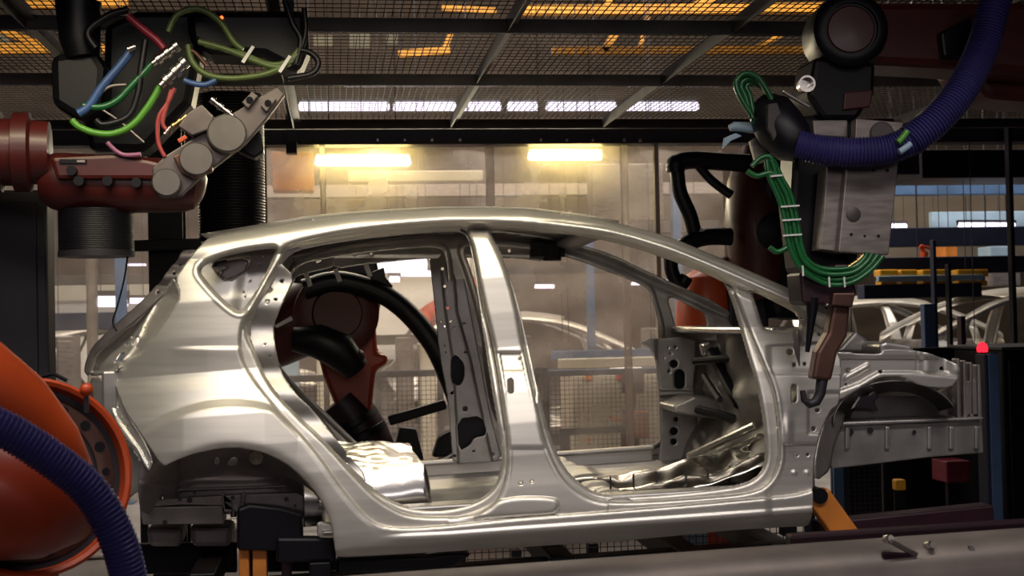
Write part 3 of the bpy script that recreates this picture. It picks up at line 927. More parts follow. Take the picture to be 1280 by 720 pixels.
for (x, y, r) in ((225, 624, .006), (237, 625, .011), (291, 622, .008), (358, 624, .009), (369, 632, .006), (386, 637, .009), (206, 653, .009), (243, 616, .006)):
    MB().cyl(P(x, y, YN + .2995), P(x, y, YN + .292), r, n=14).build('rail_hole_shade', MT['black'], rr)  # open holes of the rail, their inner shade drawn as black discs
MB().cyl(P(292, 636, YN + .28), P(292, 646, YN + .28), .012, n=12).build('rail_bolt', MT['chrome'], car, smooth=True)
MB().ball(P(203, 622, YN + .29), .009).build('rail_bolt', MT['chrome'], rr, smooth=True)
MB().ball(P(401, 628, YN + .1), .013).build('rail_bolt', MT['chrome'], car, smooth=True)
mb = MB()
for (a, b) in (((182, 660), (228, 660)), ((236, 658), (290, 658))):
    mb.plate([(a[0], a[1]), (b[0], b[1]), (b[0] - 2, 684), (a[0] + 4, 684)], YN + .5, .2)
mb.build('spare_wheel_well', MT['under'], car, bevel=.02)
pan('inner_sill_end', [(396, 650), (418, 656), (420, 672), (396, 672)], .12, MT['body'], step=3)
# rear floor and tail cross member between the two wheel houses
zr = P(300, 628, YN + .3).z
x0_, x1_ = P(170, 620, YN + .3).x, xsp0 - .1
patch('boot_floor', x0_, x1_ + .05, YN + .36, YN + CW - .36, lambda u, t, x, y: zr + .04 + .01 * math.sin(y * 30), MT['under'], 20, 30)
mb = MB()
t0 = P(122, 470, YN + .3)
mb.box(t0.x + .02, t0.x + .08, YN + .26, YN + CW - .26, zr, t0.z + .02)
mb.build('rear_cross_panel', MT['inner'], car, bevel=.01)

# ------------------------------------------------------------------ mesh deck over the cell
ZD = 2.85
def grating(x0, x1, y0, y1):
    mb = MB()
    n = int((x1 - x0) / 0.034)
    for i in range(1, n):
        x = x0 + (x1 - x0) * i / n
        mb.bar((x, y0, ZD), (x, y1, ZD), .0035, .0035)
    n = int((y1 - y0) / 0.07)
    for i in range(1, n):
        y = y0 + (y1 - y0) * i / n
        mb.bar((x0, y, ZD + .003), (x1, y, ZD + .003), .004, .003)
    return mb
xa, xb_ = PZ(610, 75, ZD).x, PZ(866, 67, ZD).x
dx = xb_ - xa
yb = [4.3, PZ(640, 24, ZD).y, PZ(640, 93, ZD).y, PZ(640, 149, ZD).y]
ORD = ['first', 'second', 'third', 'fourth', 'fifth', 'sixth', 'seventh', 'eighth', 'ninth', 'tenth']
ROW = ['nearest', 'middle', 'farthest']
for j in range(3):
    k = 0
    for i in range(-6, 5):
        x0, x1 = xa + i * dx, xa + (i + 1) * dx
        if not in_view([(x, y, ZD) for x in (x0, x1) for y in (yb[j], yb[j + 1])]):
            continue
        o = grating(x0 + .02, x1 - .02, yb[j] + .02, yb[j + 1] - .02).build('grating_panel', MT['mesh'])
        tag(o, 'wire mesh deck panel in the %s row overhead, %s from the left' % (ROW[j], ORD[k]), 'mesh panel', 'mesh panels of the overhead deck')
        k += 1
k = 0
for i in range(-6, 6):
    x = xa + i * dx
    if not in_view([(x, y, ZD) for y in np.linspace(4.2, yb[3], 20)]):
        continue
    mb = MB()
    mb.bar((x, 4.2, ZD - .005), (x, yb[3], ZD - .005), .045, .03)
    mb.bar((x - .02, 4.2, ZD - .03), (x - .02, yb[3], ZD - .03), .006, .05)
    o = mb.build('deck_joist', MT['mid'])
    tag(o, 'slanting grey joist under the mesh deck, %s from the left' % ORD[k], 'joist', 'joists of the mesh deck')
    k += 1
for j, nm in ((1, 'nearer of the two grey angle bars crossing under the mesh deck'), (2, 'farther pale angle bar crossing the deck just above the strip lights'), (3, 'dim angle bar of the deck seen across the strip lights')):
    mb = MB()
    mb.bar((xa - 5 * dx, yb[j], ZD - .03), (xa + 4 * dx, yb[j], ZD - .03), .012, .06)
    mb.bar((xa - 5 * dx, yb[j] + .03, ZD - .035), (xa + 4 * dx, yb[j] + .03, ZD - .035), .06, .008)
    o = mb.build('angle_bar', MT['zinc'] if j == 2 else MT['mid'])
    tag(o, nm, 'steel bar')
zt, zb = P(640, 150, 9.5).z, P(640, 181, 9.5).z
beam = thing('header_beam', 'long dark steel header beam above the clear partition', 'beam', (0, 9.55, zb))
web = MB().box(-6, 6, 9.45, 9.62, zb, zt).build('beam_web', MT['dark'], beam, bevel=.006)
MB().box(-6, 6, 9.40, 9.45, zt - .06, zt - .01).build('cable_tray', MT['zinc'], beam, bevel=.004)
MB().box(-6, 6, 9.41, 9.45, zb + .105, zb + .125).build('lower_lip', MT['zinc'], beam)
a, b = P(353, 96, 8.9), P(369, 181, 8.9)
MB().box(a.x, b.x, 9.34, 9.44, b.z, 11.0).build('hanger_post', MT['dark'], beam, bevel=.006)
for x in (472, 506, 540, 575, 676, 708, 741, 780, 800):
    p = P(x, 175, 9.44)
    MB().lathe(p, (0, -1, 0), [(0, .014), (.01, .014), (.016, .006)], 10).build('bolt', MT['chrome'], web, smooth=True)

# ------------------------------------------------------------------ lamps
def hang(p, t):
    """thin rod from a hung thing up to the hall ceiling"""
    MB().cyl(p, (p.x, p.y, 11.0), .004, n=6).build('hanger_rod', MT['dark'], t)
def luminaire(name, label, cat, group, px0, px1, py, Y, r, m, housing=True, hm=None):
    a, b = P(px0, py, Y), P(px1, py, Y)
    t = thing(name, label, cat, ((a.x + b.x) / 2, Y, a.z), group)
    mb = MB()
    mb.rings([a, a + (b - a) * .02, b - (b - a) * .02, b], [r * .6, r, r, r * .6], 12)
    mb.build('tube', m, t, smooth=True)
    mb = MB()
    mb.bar(a + Vector((0, .0, r * 1.6)), b + Vector((0, .0, r * 1.6)), r * 2.6, r * .9)
    for p in (a, b):
        mb.bar(p + Vector((0, 0, -r * .4)), p + Vector((0, 0, r * 2)), r * .5, r * 1.2)
    mb.build('housing', hm or MT['mid'], t)
    for f_ in (.15, .85):
        p = a.lerp(b, f_)
        hang(p + Vector((0, 0, r * 2)), t)
    return t
luminaire('fluorescent_lamp', 'wide warm yellow tube lamp glowing behind the partition on the left', 'lamp', 'warm tube lamps at the partition', 394, 513, 201, 9.74, .038, MT['tube'])
luminaire('fluorescent_lamp', 'shorter warm yellow tube lamp glowing behind the partition on the right', 'lamp', 'warm tube lamps at the partition', 660, 752, 194, 9.74, .036, MT['tube'])
for k, (a, b) in enumerate([(373, 487), (491, 570), (577, 626), (634, 672), (682, 770), (780, 873)]):
    luminaire('strip_light', 'white strip light beyond the deck, lower row, %s from the left' % ORD[k], 'strip light', 'strip lights beyond the mesh deck', a, b, 133, 24, .080, MT['hall_tube'])
for k, (a, b) in enumerate([(429, 486), (491, 586), (597, 619), (783, 804), (816, 850), (856, 899)]):
    luminaire('strip_light', 'narrow white strip light beyond the deck, upper row, %s from the left' % ORD[k], 'strip light', 'strip lights beyond the mesh deck', a, b, 105, 26, .048, MT['hall_tube'])
for (a, b, y, Y, r, lab) in [(1197, 1269, 281, 12.2, .022, 'bright strip light under the pale blue panel at the right'), (1112, 1133, 283, 14, .03, 'short strip light beside the aluminium gun plate'),
                             (1154, 1170, 300, 16, .03, 'small strip light above the yellow machines'), (1247, 1260, 297, 16, .03, 'small strip light at the right edge above the racks'),
                             (120, 160, 377, 13, .05, 'glowing tube for a lamp reflection low on the left plastic curtain'), (157, 183, 376, 15, .03, 'small glowing tube for a lamp reflection on the curtain beside the dark column'),  # these two are reflections in the curtain, put in as glowing tubes
                             (152, 183, 331, 15.6, .012, 'thin strip light behind the curtain above another'), (705, 728, 317, 13, .022, 'small strip light seen through the windscreen opening'),
                             (789, 800, 354.5, 14, .016, 'tiny strip light behind the far windscreen pillar'), (828, 842, 352, 14, .018, 'tiny strip light beside the black cable hoop'),
                             (466, 534, 331, 12.5, .075, 'wide bright strip light at the top of the rear door opening'),
                             (486, 500, 349, 12.8, .03, 'tiny strip light low in the rear door opening'),
                             (500, 540, 342, 13.4, .03, 'blurred bright strip light seen through the rear door opening'), (575, 592, 358, 14.2, .05, 'strip light between the two centre pillars above the orange robot'),
                             (668, 693, 358, 13, .02, 'short strip light seen through the front door opening')]:
    luminaire('strip_light', lab, 'strip light', None, a, b, y, Y, r, MT['hall_tube'])

# amber crane steelwork above the deck
def crane(label, bars, Y, w):
    t = thing('crane_girder', label, 'girder', P(bars[0][0], bars[0][1], Y))
    for (x0, y0, x1, y1, k) in bars:
        mb = MB()
        mb.bar(P(x0, y0, Y), P(x1, y1, Y), w * k, w * k)
        mb.build('chord' if k >= 1 else 'brace', MT['amber'], t)
        if (x0, y0) == bars[0][:2]:
            for f_ in (.1, .9):
                hang(P(x0 + (x1 - x0) * f_, y0 + (y1 - y0) * f_, Y), t)
    return t
crane('amber girder highest above the deck at the right', [(640, 14, 1060, 10, 1.0), (860, 12, 950, -30, .8), (760, 14, 760, -30, .8)], 18, .13)
crane('amber girder lower behind the deck, right of centre', [(690, 64, 1020, 62, .9), (755, 64, 770, 40, .9), (945, 60, 990, 36, .6), (800, 60, 810, 20, .5), (660, 38, 760, 37, .5)], 19, .115)
crane('short amber girder behind the deck left of centre', [(498, 68, 562, 63, 1.0), (555, 63, 566, 36, .7), (552, 10, 620, 14, .8)], 19.5, .105)
crane('amber girder glowing behind the deck at the far left', [(-20, 30, 66, 62, .7), (-20, 62, 80, 60, 1.0), (30, 5, 78, 4, 1.0), (128, 62, 160, 60, .9), (120, 4, 160, 4, .9)], 19, .14)
crane('small amber girder behind the black manifold of the hanging gripper', [(330, 58, 362, 56, 1.0), (342, 30, 350, 60, .6)], 19, .105)
for k, (x0, x1, y0, y1) in enumerate([(-10, 12, 40, 60), (436, 462, 42, 60), (484, 497, 43, 56), (392, 416, 44, 58)]):
    o = MB().plate([(x0, y0), (x1, y0), (x1, y1), (x0, y1)], 30, .1).build('roof_light', MT['cream'])
    tag(o, 'dim pale roof panel beyond the deck, %s of four from the left' % ORD[k], 'roof panel', 'roof panels beyond the deck')

# ------------------------------------------------------------------ clear partition across the back of the cell
YP = 9.6
def sheet(px0, px1, label, m, y0=182, floor=0.35, Y=YP):
    a, b = P(px0, 300, Y), P(px1, 300, Y)
    zt_ = P((px0 + px1) / 2, y0, Y).z
    mb = MB()
    nx, nz = 24, 30
    vs = []
    for j in range(nz + 1):
        for i in range(nx + 1):
            u, t = i / nx, j / nz
            x, z = a.x + (b.x - a.x) * u, floor + (zt_ - floor) * t
            vs.append((x, Y + .012 * math.sin(x * 9 + z * 2) + .006 * math.sin(z * 17 - x * 5), z))
    mb.add(vs, [(j * (nx + 1) + i, j * (nx + 1) + i + 1, (j + 1) * (nx + 1) + i + 1, (j + 1) * (nx + 1) + i) for j in range(nz) for i in range(nx)])
    o = mb.build('partition_sheet', m, smooth=True)
    return tag(o, label, 'partition sheet', 'clear sheets of the partition')
sheet(332, 404, 'clear partition sheet next to the black corrugated duct', MT['poly'])
sheet(406, 612, 'wide clear partition sheet with the left yellow lamp behind it', MT['poly'])
sheet(616, 780, 'clear partition sheet with the right yellow lamp behind it', MT['poly'])
sheet(784, 905, 'clear partition sheet behind the red robot', MT['poly'])
sheet(-40, 112, 'hazy plastic curtain behind the dark cabinet at the left', MT['sheet'], 190)
sheet(116, 250, 'hazy plastic curtain behind the car tail', MT['sheet'], 190)
def post(px, y0, label, w=.05, m='mid', Y=YP - .04, z0=0.0, d=.05):
    p = P(px, 300, Y)
    zt_ = P(px, y0, Y).z
    t = thing('partition_post', label, 'post', (p.x, Y, z0), None)
    MB().box(p.x - w / 2, p.x + w / 2, Y - d / 2, Y + d / 2, z0, zt_).build('upright', MT[m], t, bevel=.004)
    MB().box(p.x - w, p.x + w, Y - d, Y + d, z0, z0 + .012).build('foot_plate', MT['mid'], t, bevel=.003)
    return t
post(331, 182, 'grey partition post beside the black corrugated duct', .04)
post(405, 182, 'thin clear strip post through the left yellow lamp', .04, 'strip')
post(614, 182, 'partition post halfway between the two yellow lamps', .06, 'strip')
post(782, 182, 'partition post right of the right yellow lamp', .05, 'strip')
post(822, 182, 'pale partition post left of the black hose arm of the red robot', .035, 'cream')
post(114, 190, 'clear strip post between the two hazy curtains', .07, 'strip')

# ------------------------------------------------------------------ mesh guard fence behind the cell
def fence(px0, px1, ytop_, label, rail, Y=10.4, z0=.12, postcol='navy', pitch=.037):
    a, b = P(px0, ytop_, Y), P(px1, ytop_, Y)
    zt_ = a.z
    t = thing('mesh_fence', label, 'fence', ((a.x + b.x) / 2, Y, 0), None)
    MB().box(a.x, b.x, Y - .03, Y + .03, zt_ - .05, zt_).build('top_rail', MT[rail], t, bevel=.005)
    for x in (a.x, b.x):
        MB().box(x - .025, x + .025, Y - .025, Y + .025, 0, zt_).build('post', MT[postcol], t, bevel=.004)
    mb = MB()
    n = int((b.x - a.x) / pitch)
    for i in range(1, n):
        x = a.x + (b.x - a.x) * i / n
        mb.bar((x, Y, z0), (x, Y, zt_ - .05), .004, .004)
    n = int((zt_ - z0) / pitch)
    for i in range(n):
        z = z0 + (zt_ - .05 - z0) * i / n
        mb.bar((a.x, Y + .004, z), (b.x, Y + .004, z), .004, .004)
    mb.build('wire_mesh', MT['blackmesh'], t)
    return t
fence(682, 832, 463, 'guard fence with a blue top rail in front of the cream cabinet', 'steelblue')
fence(565, 648, 466, 'guard fence seen between the two centre pillars', 'steelblue')
fence(472, 550, 464, 'guard fence with a dark rail seen through the rear door opening', 'navy')
fence(350, 460, 470, 'guard fence behind the arm of the inner robot', 'navy')
fence(840, 1010, 470, 'guard fence behind the bulkhead of the car', 'navy')
fence(1055, 1236, 575, 'low guard fence under the front chassis rails', 'navy', Y=9.2)
fence(575, 1012, 655, 'low guard fence glimpsed below the sill of the car', 'navy', Y=7.05)
fence(180, 345, 600, 'guard fence below the rear wheel house', 'navy', Y=9.2)
mb = MB()
t = thing('louvred_screen', 'dark narrow screen of upright bars beside the blue-railed fence', 'screen', (P(668, 500, 10.3).x, 10.3, 0))
for x in range(655, 684, 4):
    a = P(x, 466, 10.3)
    MB().box(a.x - .008, a.x + .008, 10.28, 10.33, 0.1, a.z).build('bar', MT['navy'], t)
a, b = P(653, 466, 10.3), P(684, 466, 10.3)
MB().box(a.x, b.x, 10.27, 10.34, a.z, a.z + .04).build('cap', MT['navy'], t, bevel=.004)
MB().box(a.x, b.x, 10.27, 10.34, 0, .1).build('foot', MT['navy'], t, bevel=.004)

cab = thing('control_cabinet', 'cream control cabinet with small orange and red stickers behind the blue-railed fence', 'cabinet', (P(775, 520, 11.4).x, 11.6, 0))
a, b = P(712, 466, 11.4), P(848, 590, 11.4)
MB().box(a.x, b.x, 11.4, 11.9, 0.05, a.z).build('body', MT['cream'], cab, bevel=.012)
MB().box(a.x + .02, b.x - .02, 11.42, 11.88, 0, .05).build('plinth', MT['dark'], cab)
mm = P(782, 500, 11.4).x
dr = MB().box(a.x + .015, mm - .006, 11.385, 11.4, .08, a.z - .03).build('door', MT['cream'], cab, bevel=.004)
MB().box(mm + .006, b.x - .015, 11.385, 11.4, .08, a.z - .03).build('door', MT['cream'], cab, bevel=.004)
for (x, y, w, h, m) in ((736, 467.5, 10, 6, 'label_or'), (774, 467.5, 7, 7, 'label_red'), (734, 546, 6, 5, 'label_or'), (771, 520, 12, 5, 'label_or'), (763, 518, 4, 3, 'label_red')):
    o = MB().plate([(x - w / 2, y - h / 2 + 4), (x + w / 2, y - h / 2 + 4), (x + w / 2, y + h / 2 + 4), (x - w / 2, y + h / 2 + 4)], 11.379, .006).build('sticker', MT[m], dr)
    o['label'] = 'small red sticker' if m == 'label_red' else 'small orange sticker'
for (x0, x1, y0, y1, mt, lab) in ((783, 806, 462, 492, 'dark', 'dark box hung above another at the right of the cream cabinet'), (784, 812, 513, 548, 'ochre', 'brown box below a dark box at the right of the cream cabinet')):
    yj = 11.0 if mt == 'dark' else 10.6
    a, b = P(x0, y0, yj), P(x1, y1, yj)
    t = thing('junction_box', lab, 'box', ((a.x + b.x) / 2, yj + .1, b.z))
    MB().box(a.x, b.x, yj, yj + .22, b.z, a.z).build('body', MT['dark'], t, bevel=.01)
    MB().box(a.x + .01, b.x - .01, yj - .015, yj, b.z + .01, a.z - .01).build('lid', MT[mt], t, bevel=.004)
    MB().box((a.x + b.x) / 2 - .02, (a.x + b.x) / 2 + .02, yj + .08, yj + .14, 0, b.z).build('stand', MT['dark'], t)
t = thing('clamp_frame', 'black bracket frame with a row of holes in front of the fence', 'bracket', (P(742, 555, 9.9).x, 9.9, 0))
a, b = P(700, 540, 9.9), P(788, 536, 9.9)
xb2 = MB().bar(a, b, .05, .05).build('crossbar', MT['black'], t, bevel=.005)
for px in (706, 782):
    p = P(px, 541, 9.9)
    MB().box(p.x - .035, p.x + .035, 9.88, 9.93, 0, p.z).build('leg', MT['black'], t, bevel=.005)
for px in (722, 738, 754, 770):
    MB().cyl(P(px, 539, 9.872), P(px, 539, 9.88), .012, n=10).build('bush', MT['mid'], xb2)

# ------------------------------------------------------------------ hall behind: line of bodies, columns, ducts
def body_copy(label, dx_, dy_, dz_, turn, keep=('side_panel', 'roof_panel', 'floor_pan', 'bulkhead', 'quarter_window_lining', 'pillar_reinforcement', 'rear_wheel_house', 'front_apron')):
    r = car.copy()
    COL.objects.link(r)
    r.location = Vector((dx_, dy_, dz_))
    r.rotation_euler.z = turn
    r['label'] = label
    r['group'] = 'body shells waiting in the hall'
    for ch in list(car.children):
        if ch.name.split('.')[0] in keep:
            c = ch.copy()
            COL.objects.link(c)
            c.parent = r
    return r
ZC = ORG[car.name].z
c0 = ORG[car.name]
YB = 15.0
def skid(t, x, y, z, lab):
    k = thing('body_skid', lab, 'skid', (x, y, 0), 'skids under the waiting bodies')
    for s in (-.5, .5):
        MB().box(x - 1.5, x + 1.6, y + s - .05, y + s + .05, z - .16, z - .04).build('runner', MT['navy'], k, bevel=.01)
    for sx in (-1.1, 1.1):
        for s in (-.5, .5):
            MB().box(x + sx - .06, x + sx + .06, y + s - .06, y + s + .06, 0, z - .16).build('leg', MT['navy'], k, bevel=.006)
for (px, Y, zz, turn, lab) in ((640, 15, ZC - .40, 0, 'pale body shell on the line behind the partition, seen through the front door opening'),
                               (190, 15.4, ZC - .40, 0, 'pale body shell behind the partition at the rear of the silver car'),
                               (-250, 15.4, ZC - .40, 0, 'pale body shell behind the hazy curtain at the far left'),
                               (1276, 13.6, P(1270, 364, 12.95).z - (P(600, 262, YN + .25).z - ZC), math.pi, 'pale body shell behind the black barrier at the right edge'),
                               (1090, 15.4, ZC - .30, 0, 'body shell half hidden behind the electrode of the welding gun')):
    x = P(px, 400, Y).x
    body_copy(lab, x, Y, zz, turn)
    if px < 1200:
        skid(None, x, Y, zz, 'navy skid under the ' + lab.split(',')[0][:40].strip().replace('pale ', ''))

def beam_px(name, label, cat, x0, x1, y0, y1, Y, t, m, group=None, bevel=.006, hung=True):
    a, b = P(x0, y0, Y), P(x1, y1, Y)
    o = MB().box(a.x, b.x, Y, Y + t, min(a.z, b.z), max(a.z, b.z)).build(name, MT[m], bevel=bevel)
    if hung:
        q = lambda f_: Vector((a.x + (b.x - a.x) * f_, Y + t / 2, max(a.z, b.z)))
        for f_ in (.1, .9):
            hang(q(f_), o)
    return tag(o, label, cat, group)
def column(px0, px1, ytop_, Y, m, label, name='steel_column'):
    a, b = P(px0, ytop_, Y), P(px1, ytop_, Y)
    t = thing(name, label, 'column', ((a.x + b.x) / 2, Y, 0))
    d = b.x - a.x
    mb = MB()
    mb.box(a.x, b.x, Y, Y + .02, 0, a.z)
    mb.box(a.x, b.x, Y + d - .02, Y + d, 0, a.z)
    mb.box((a.x + b.x) / 2 - .015, (a.x + b.x) / 2 + .015, Y + .02, Y + d - .02, 0, a.z)
    mb.build('shaft', MT[m], t)
    MB().box(a.x - .05, b.x + .05, Y - .05, Y + d + .05, 0, .02).build('base_plate', MT[m], t)
    return t
column(733, 742, 300, 12.4, 'steelblue', 'blue steel column behind the partition, seen through the front door opening')
column(143, 156, 300, 12.4, 'steelblue', 'blue steel column behind the hazy curtain at the left')
column(840, 850, 210, 12.4, 'steelblue', 'blue steel column right of the far windscreen pillar')
beam_px('steel_beam', 'blue rail at the foot of the blue column behind the partition', 'beam', 690, 834, 439, 447, 12.3, .08, 'steelblue')
beam_px('steel_beam', 'cream ledge just above the blue fence rail', 'beam', 700, 830, 449, 458, 11.2, .12, 'cream')
for k, (x0, x1, y0, y1, Y, m, lab) in enumerate([(330, 900, 282, 290, 16.5, 'mid', 'grey air duct crossing behind the partition above the car roof'), (330, 900, 232, 242, 17.5, 'alu', 'pale duct behind the partition below the yellow lamps'),
        (340, 392, 190, 238, 10.6, 'ochre', 'ochre box at the left of the yellow lamp'), (40, 330, 392, 408, 14, 'navy', 'dark blue beam behind the hazy curtains'),
        (620, 900, 330, 338, 17, 'mid', 'grey pipe rack behind the front door opening'), (430, 620, 420, 428, 14, 'mid', 'grey rail behind the inner robot'),
        (40, 330, 345, 352, 17, 'mid', 'grey rail behind the left curtain'), (740, 830, 205, 275, 11.5, 'alu', 'pale metal casing behind the partition, right of the right lamp'),
        (436, 604, 214, 226, 11, 'cream', 'cream panel under the left lamp'), (620, 740, 300, 318, 16, 'alu', 'pale casing behind the windscreen opening')]):
    beam_px('duct' if 'duct' in lab else ('pipe_rack' if 'rack' in lab else 'steel_casing' if 'casing' in lab or 'box' in lab or 'panel' in lab else 'steel_beam'), lab, 'duct' if 'duct' in lab else 'beam' if 'beam' in lab or 'rail' in lab or 'rack' in lab else 'casing', x0, x1, y0, y1, Y, .25, m)
beam_px('hall_backdrop', 'added pale panel brightening the view through the rear door opening', 'screen', 452, 622, 318, 446, 18.0, .1, 'white')  # pale panel added to brighten the background behind the opening
for k, (px, ph, m) in enumerate([(352, 40, 'paleblue'), (395, 60, 'cream'), (440, 36, 'paleblue'), (496, 48, 'alu'), (524, 40, 'cream'), (644, 50, 'mid'), (812, 60, 'alu'), (70, 50, 'alu'), (188, 44, 'cream'), (245, 40, 'alu')]):
    a, b = P(px, 470 - ph, 12.8 + .05 * k), P(px + 22, 500, 12.8 + .05 * k)
    t = thing('equipment_cabinet', '%s equipment cabinet behind the fence, %s from the left' % ({'paleblue': 'pale blue', 'cream': 'cream', 'alu': 'pale grey', 'mid': 'grey'}[m], ['third', 'fourth', 'fifth', 'sixth', 'seventh', 'eighth', 'ninth', 'first', 'second', 'middle'][k] if k != 9 else 'just left of the inner robot'), 'cabinet', ((a.x + b.x) / 2, 13, 0))
    MB().box(a.x, b.x, 12.8 + .05 * k, 13.2 + .05 * k, 0, a.z).build('body', MT[m], t, bevel=.01)
    MB().box(a.x + .02, b.x - .02, 12.785 + .05 * k, 12.8 + .05 * k, .1, a.z - .05).build('door', MT[m], t, bevel=.004)

# ------------------------------------------------------------------ right side: racks, conveyor, table, posts
R = lambda *a, **k: beam_px(*a, **k)
R('rack_beam', 'navy rack beam under the pale blue panel at the right', 'beam', 1095, 1640, 285, 301, 11.0, .15, 'navy')
R('rack_beam', 'navy rack beam just above the yellow machines', 'beam', 1095, 1640, 322, 334, 10.6, .15, 'navy')
R('rack_beam', 'navy rack beam just below the yellow machines', 'beam', 1080, 1228, 356, 371, 10.2, .15, 'navy')
R('rack_beam', 'blue beam high at the right behind the aluminium gun plate', 'beam', 1110, 1640, 221, 239, 12.0, .15, 'steelblue')
R('wall_panel', 'pale blue panel with a strip light under it at the right', 'panel', 1165, 1640, 265, 280, 12.5, .08, 'paleblue')
R('overhead_casing', 'black casing high at the right below the mesh deck', 'casing', 1152, 1640, 187, 219, 10.0, .6, 'black')
R('overhead_casing', 'dark blue box beside the black casing at the upper right', 'casing', 1118, 1150, 190, 218, 9.2, .4, 'navy')
R('fence_shade_plate', 'added black sheet for the darkness behind the low fence under the front chassis rails', 'plate', 1050, 1245, 570, 650, 9.5, .03, 'black')  # black sheet added to darken what shows through the low fence
R('hall_backdrop', 'added pale panel brightening the hazy curtains from behind', 'screen', 50, 258, 352, 480, 17.5, .1, 'white')  # pale panel added so the curtains come out brighter
R('hall_backdrop', 'brown screen behind the blue beams at the right', 'screen', 1100, 1640, 236, 330, 17.0, .1, 'hall')
R('pipe', 'thin pipe running between the rack beams at the right', 'pipe', 1095, 1330, 303, 305, 12, .03, 'alu')
for k, (x0, x1, lab) in enumerate([(1099, 1123, 'yellow conveyor machine nearest the welding gun'), (1125, 1147, 'small yellow conveyor machine second from the welding gun'), (1152, 1184, 'yellow conveyor machine third from the welding gun'), (1196, 1236, 'yellow conveyor machine with a pale grey unit at its right')]):
    a, b = P(x0, 337, 10.22), P(x1, 357.5, 10.22)
    t = thing('conveyor_machine', lab, 'machine', ((a.x + b.x) / 2, 10.28, b.z), 'yellow machines on the rack')
    MB().box(a.x, b.x, 10.21, 10.34, a.z - .06, a.z).build('hood', MT['yellow'], t, bevel=.012)
    MB().box(a.x + .01, b.x - .01, 10.22, 10.33, b.z, b.z + .045).build('base', MT['yellow'], t, bevel=.006)
    for x in (a.x + .03, b.x - .03):
        MB().box(x - .015, x + .015, 10.25, 10.30, b.z + .045, a.z - .06).build('upright', MT['dark'], t)
R('conveyor_rail', 'pale blue rail running past the yellow machines', 'rail', 1098, 1230, 345, 350, 10.16, .05, 'paleblue', hung=False)
R('equipment_box', 'pale grey unit right of the yellow machines', 'box', 1240, 1276, 336, 357, 12.0, .3, 'alu')
R('equipment_box', 'pale white unit on the upper rack at the right', 'box', 1238, 1262, 308, 320, 11.6, .25, 'paleblue')
R('equipment_box', 'brown crate on the upper rack beside the small orange robot', 'box', 1182, 1197, 304, 321, 11.6, .3, 'ochre')
rb = thing('industrial_robot', 'tiny orange robot far away on the upper rack', 'robot', P(1155, 321.6, 10.67))
MB().cyl(P(1155, 321.8, 10.67), P(1155, 315, 10.67), .035).build('base', MT['orange'], rb)
MB().bar(P(1155, 315, 10.67), P(1150, 307, 10.67), .03).build('lower_arm', MT['orange'], rb, bevel=.006)
MB().bar(P(1150, 307, 10.67), P(1164, 311, 10.67), .025).build('upper_arm', MT['orange'], rb, bevel=.006)
for k, (x, y0, Y, w, m, lab) in enumerate([(1262, 150, 9.2, 5, 'black', 'thin black upright crossing the racks at the right'), (1187, 330, 9.70, 4, 'black', 'short black upright between the yellow machines'),
        (1168, 300, 9.64, 4, 'navy', 'navy rack upright left of the yellow machine gap'), (1162, 380, 8.06, 14, 'steelblue', 'blue upright in front of the right-hand body shell'), (1204, 395, 8.06, 6, 'wine', 'dark red upright inside the window of the right-hand body shell')]):
    a = P(x - w / 2, y0, Y)
    b = P(x + w / 2, y0, Y)
    t = thing('rack_upright', lab, 'upright', ((a.x + b.x) / 2, Y, 0))
    MB().box(a.x, b.x, Y, Y + .06, 0, a.z).build('shaft', MT[m], t, bevel=.004)
    MB().box(a.x - .03, b.x + .03, Y - .03, Y + .09, 0, .012).build('foot', MT[m], t)
tb = thing('barrier', 'long black barrier in front of the right-hand body shell', 'barrier', (P(1250, 440, 7.95).x, 7.95, 0))
a, b = P(1100, 440, 7.95), P(1560, 430, 7.95)
MB().box(a.x, b.x, 7.95, 7.99, .1, a.z - .02).build('panel', MT['black'], tb, bevel=.008)
MB().box(a.x - .02, b.x, 7.93, 8.02, a.z - .02, a.z + .02).build('top_rail', MT['black'], tb, bevel=.008)
for x in (a.x + .1, (a.x + b.x) / 2, b.x - .1):
    MB().box(x - .04, x + .04, 7.99, 8.04, 0, a.z - .02).build('leg', MT['black'], tb)
cb = thing('tool_cabinet', 'black cabinet at the right edge behind the blue post', 'cabinet', (P(1266, 600, 7.2).x, 7.5, 0))
a, b = P(1252, 438, 7.2), P(1380, 438, 7.2)
MB().box(a.x, b.x, 7.2, 7.8, 0, a.z).build('body', MT['black'], cb, bevel=.01)
MB().box(a.x + .03, b.x - .03, 7.18, 7.2, .1, a.z - .06).build('door', MT['black'], cb, bevel=.005)
MB().box(a.x - .02, b.x, 7.16, 7.84, a.z, a.z + .02).build('top', MT['dark'], cb, bevel=.004)
bp = thing('fence_post', 'blue steel post at the right in front of the black cabinet', 'post', (P(1241, 700, 6.4).x, 6.4, 0))
a, b = P(1235, 443, 6.4), P(1249, 443, 6.4)
MB().box(a.x, b.x, 6.4, 6.48, 0, a.z).build('shaft', MT['steelblue'], bp, bevel=.006)
MB().box(a.x - .02, a.x, 6.4, 6.5, 0, a.z).build('guide', MT['navy'], bp, bevel=.004)
MB().box(a.x - .06, b.x + .06, 6.34, 6.54, 0, .015).build('base_plate', MT['navy'], bp)
MB().cyl(P(1242, 443, 6.44), P(1242, 440, 6.44), .02).build('cap', MT['navy'], bp)
p = P(1228, 440, 7.0)
rl = thing('signal_lamp', 'glowing red signal lamp above the blue post', 'signal lamp', p)
MB().rings([p + Vector((0, 0, .0)), p + Vector((0, 0, .02)), p + Vector((0, 0, .045)), p + Vector((0, 0, .055))], [.028, .03, .022, .004], 14).build('lens', MT['redlamp'], rl, smooth=True)
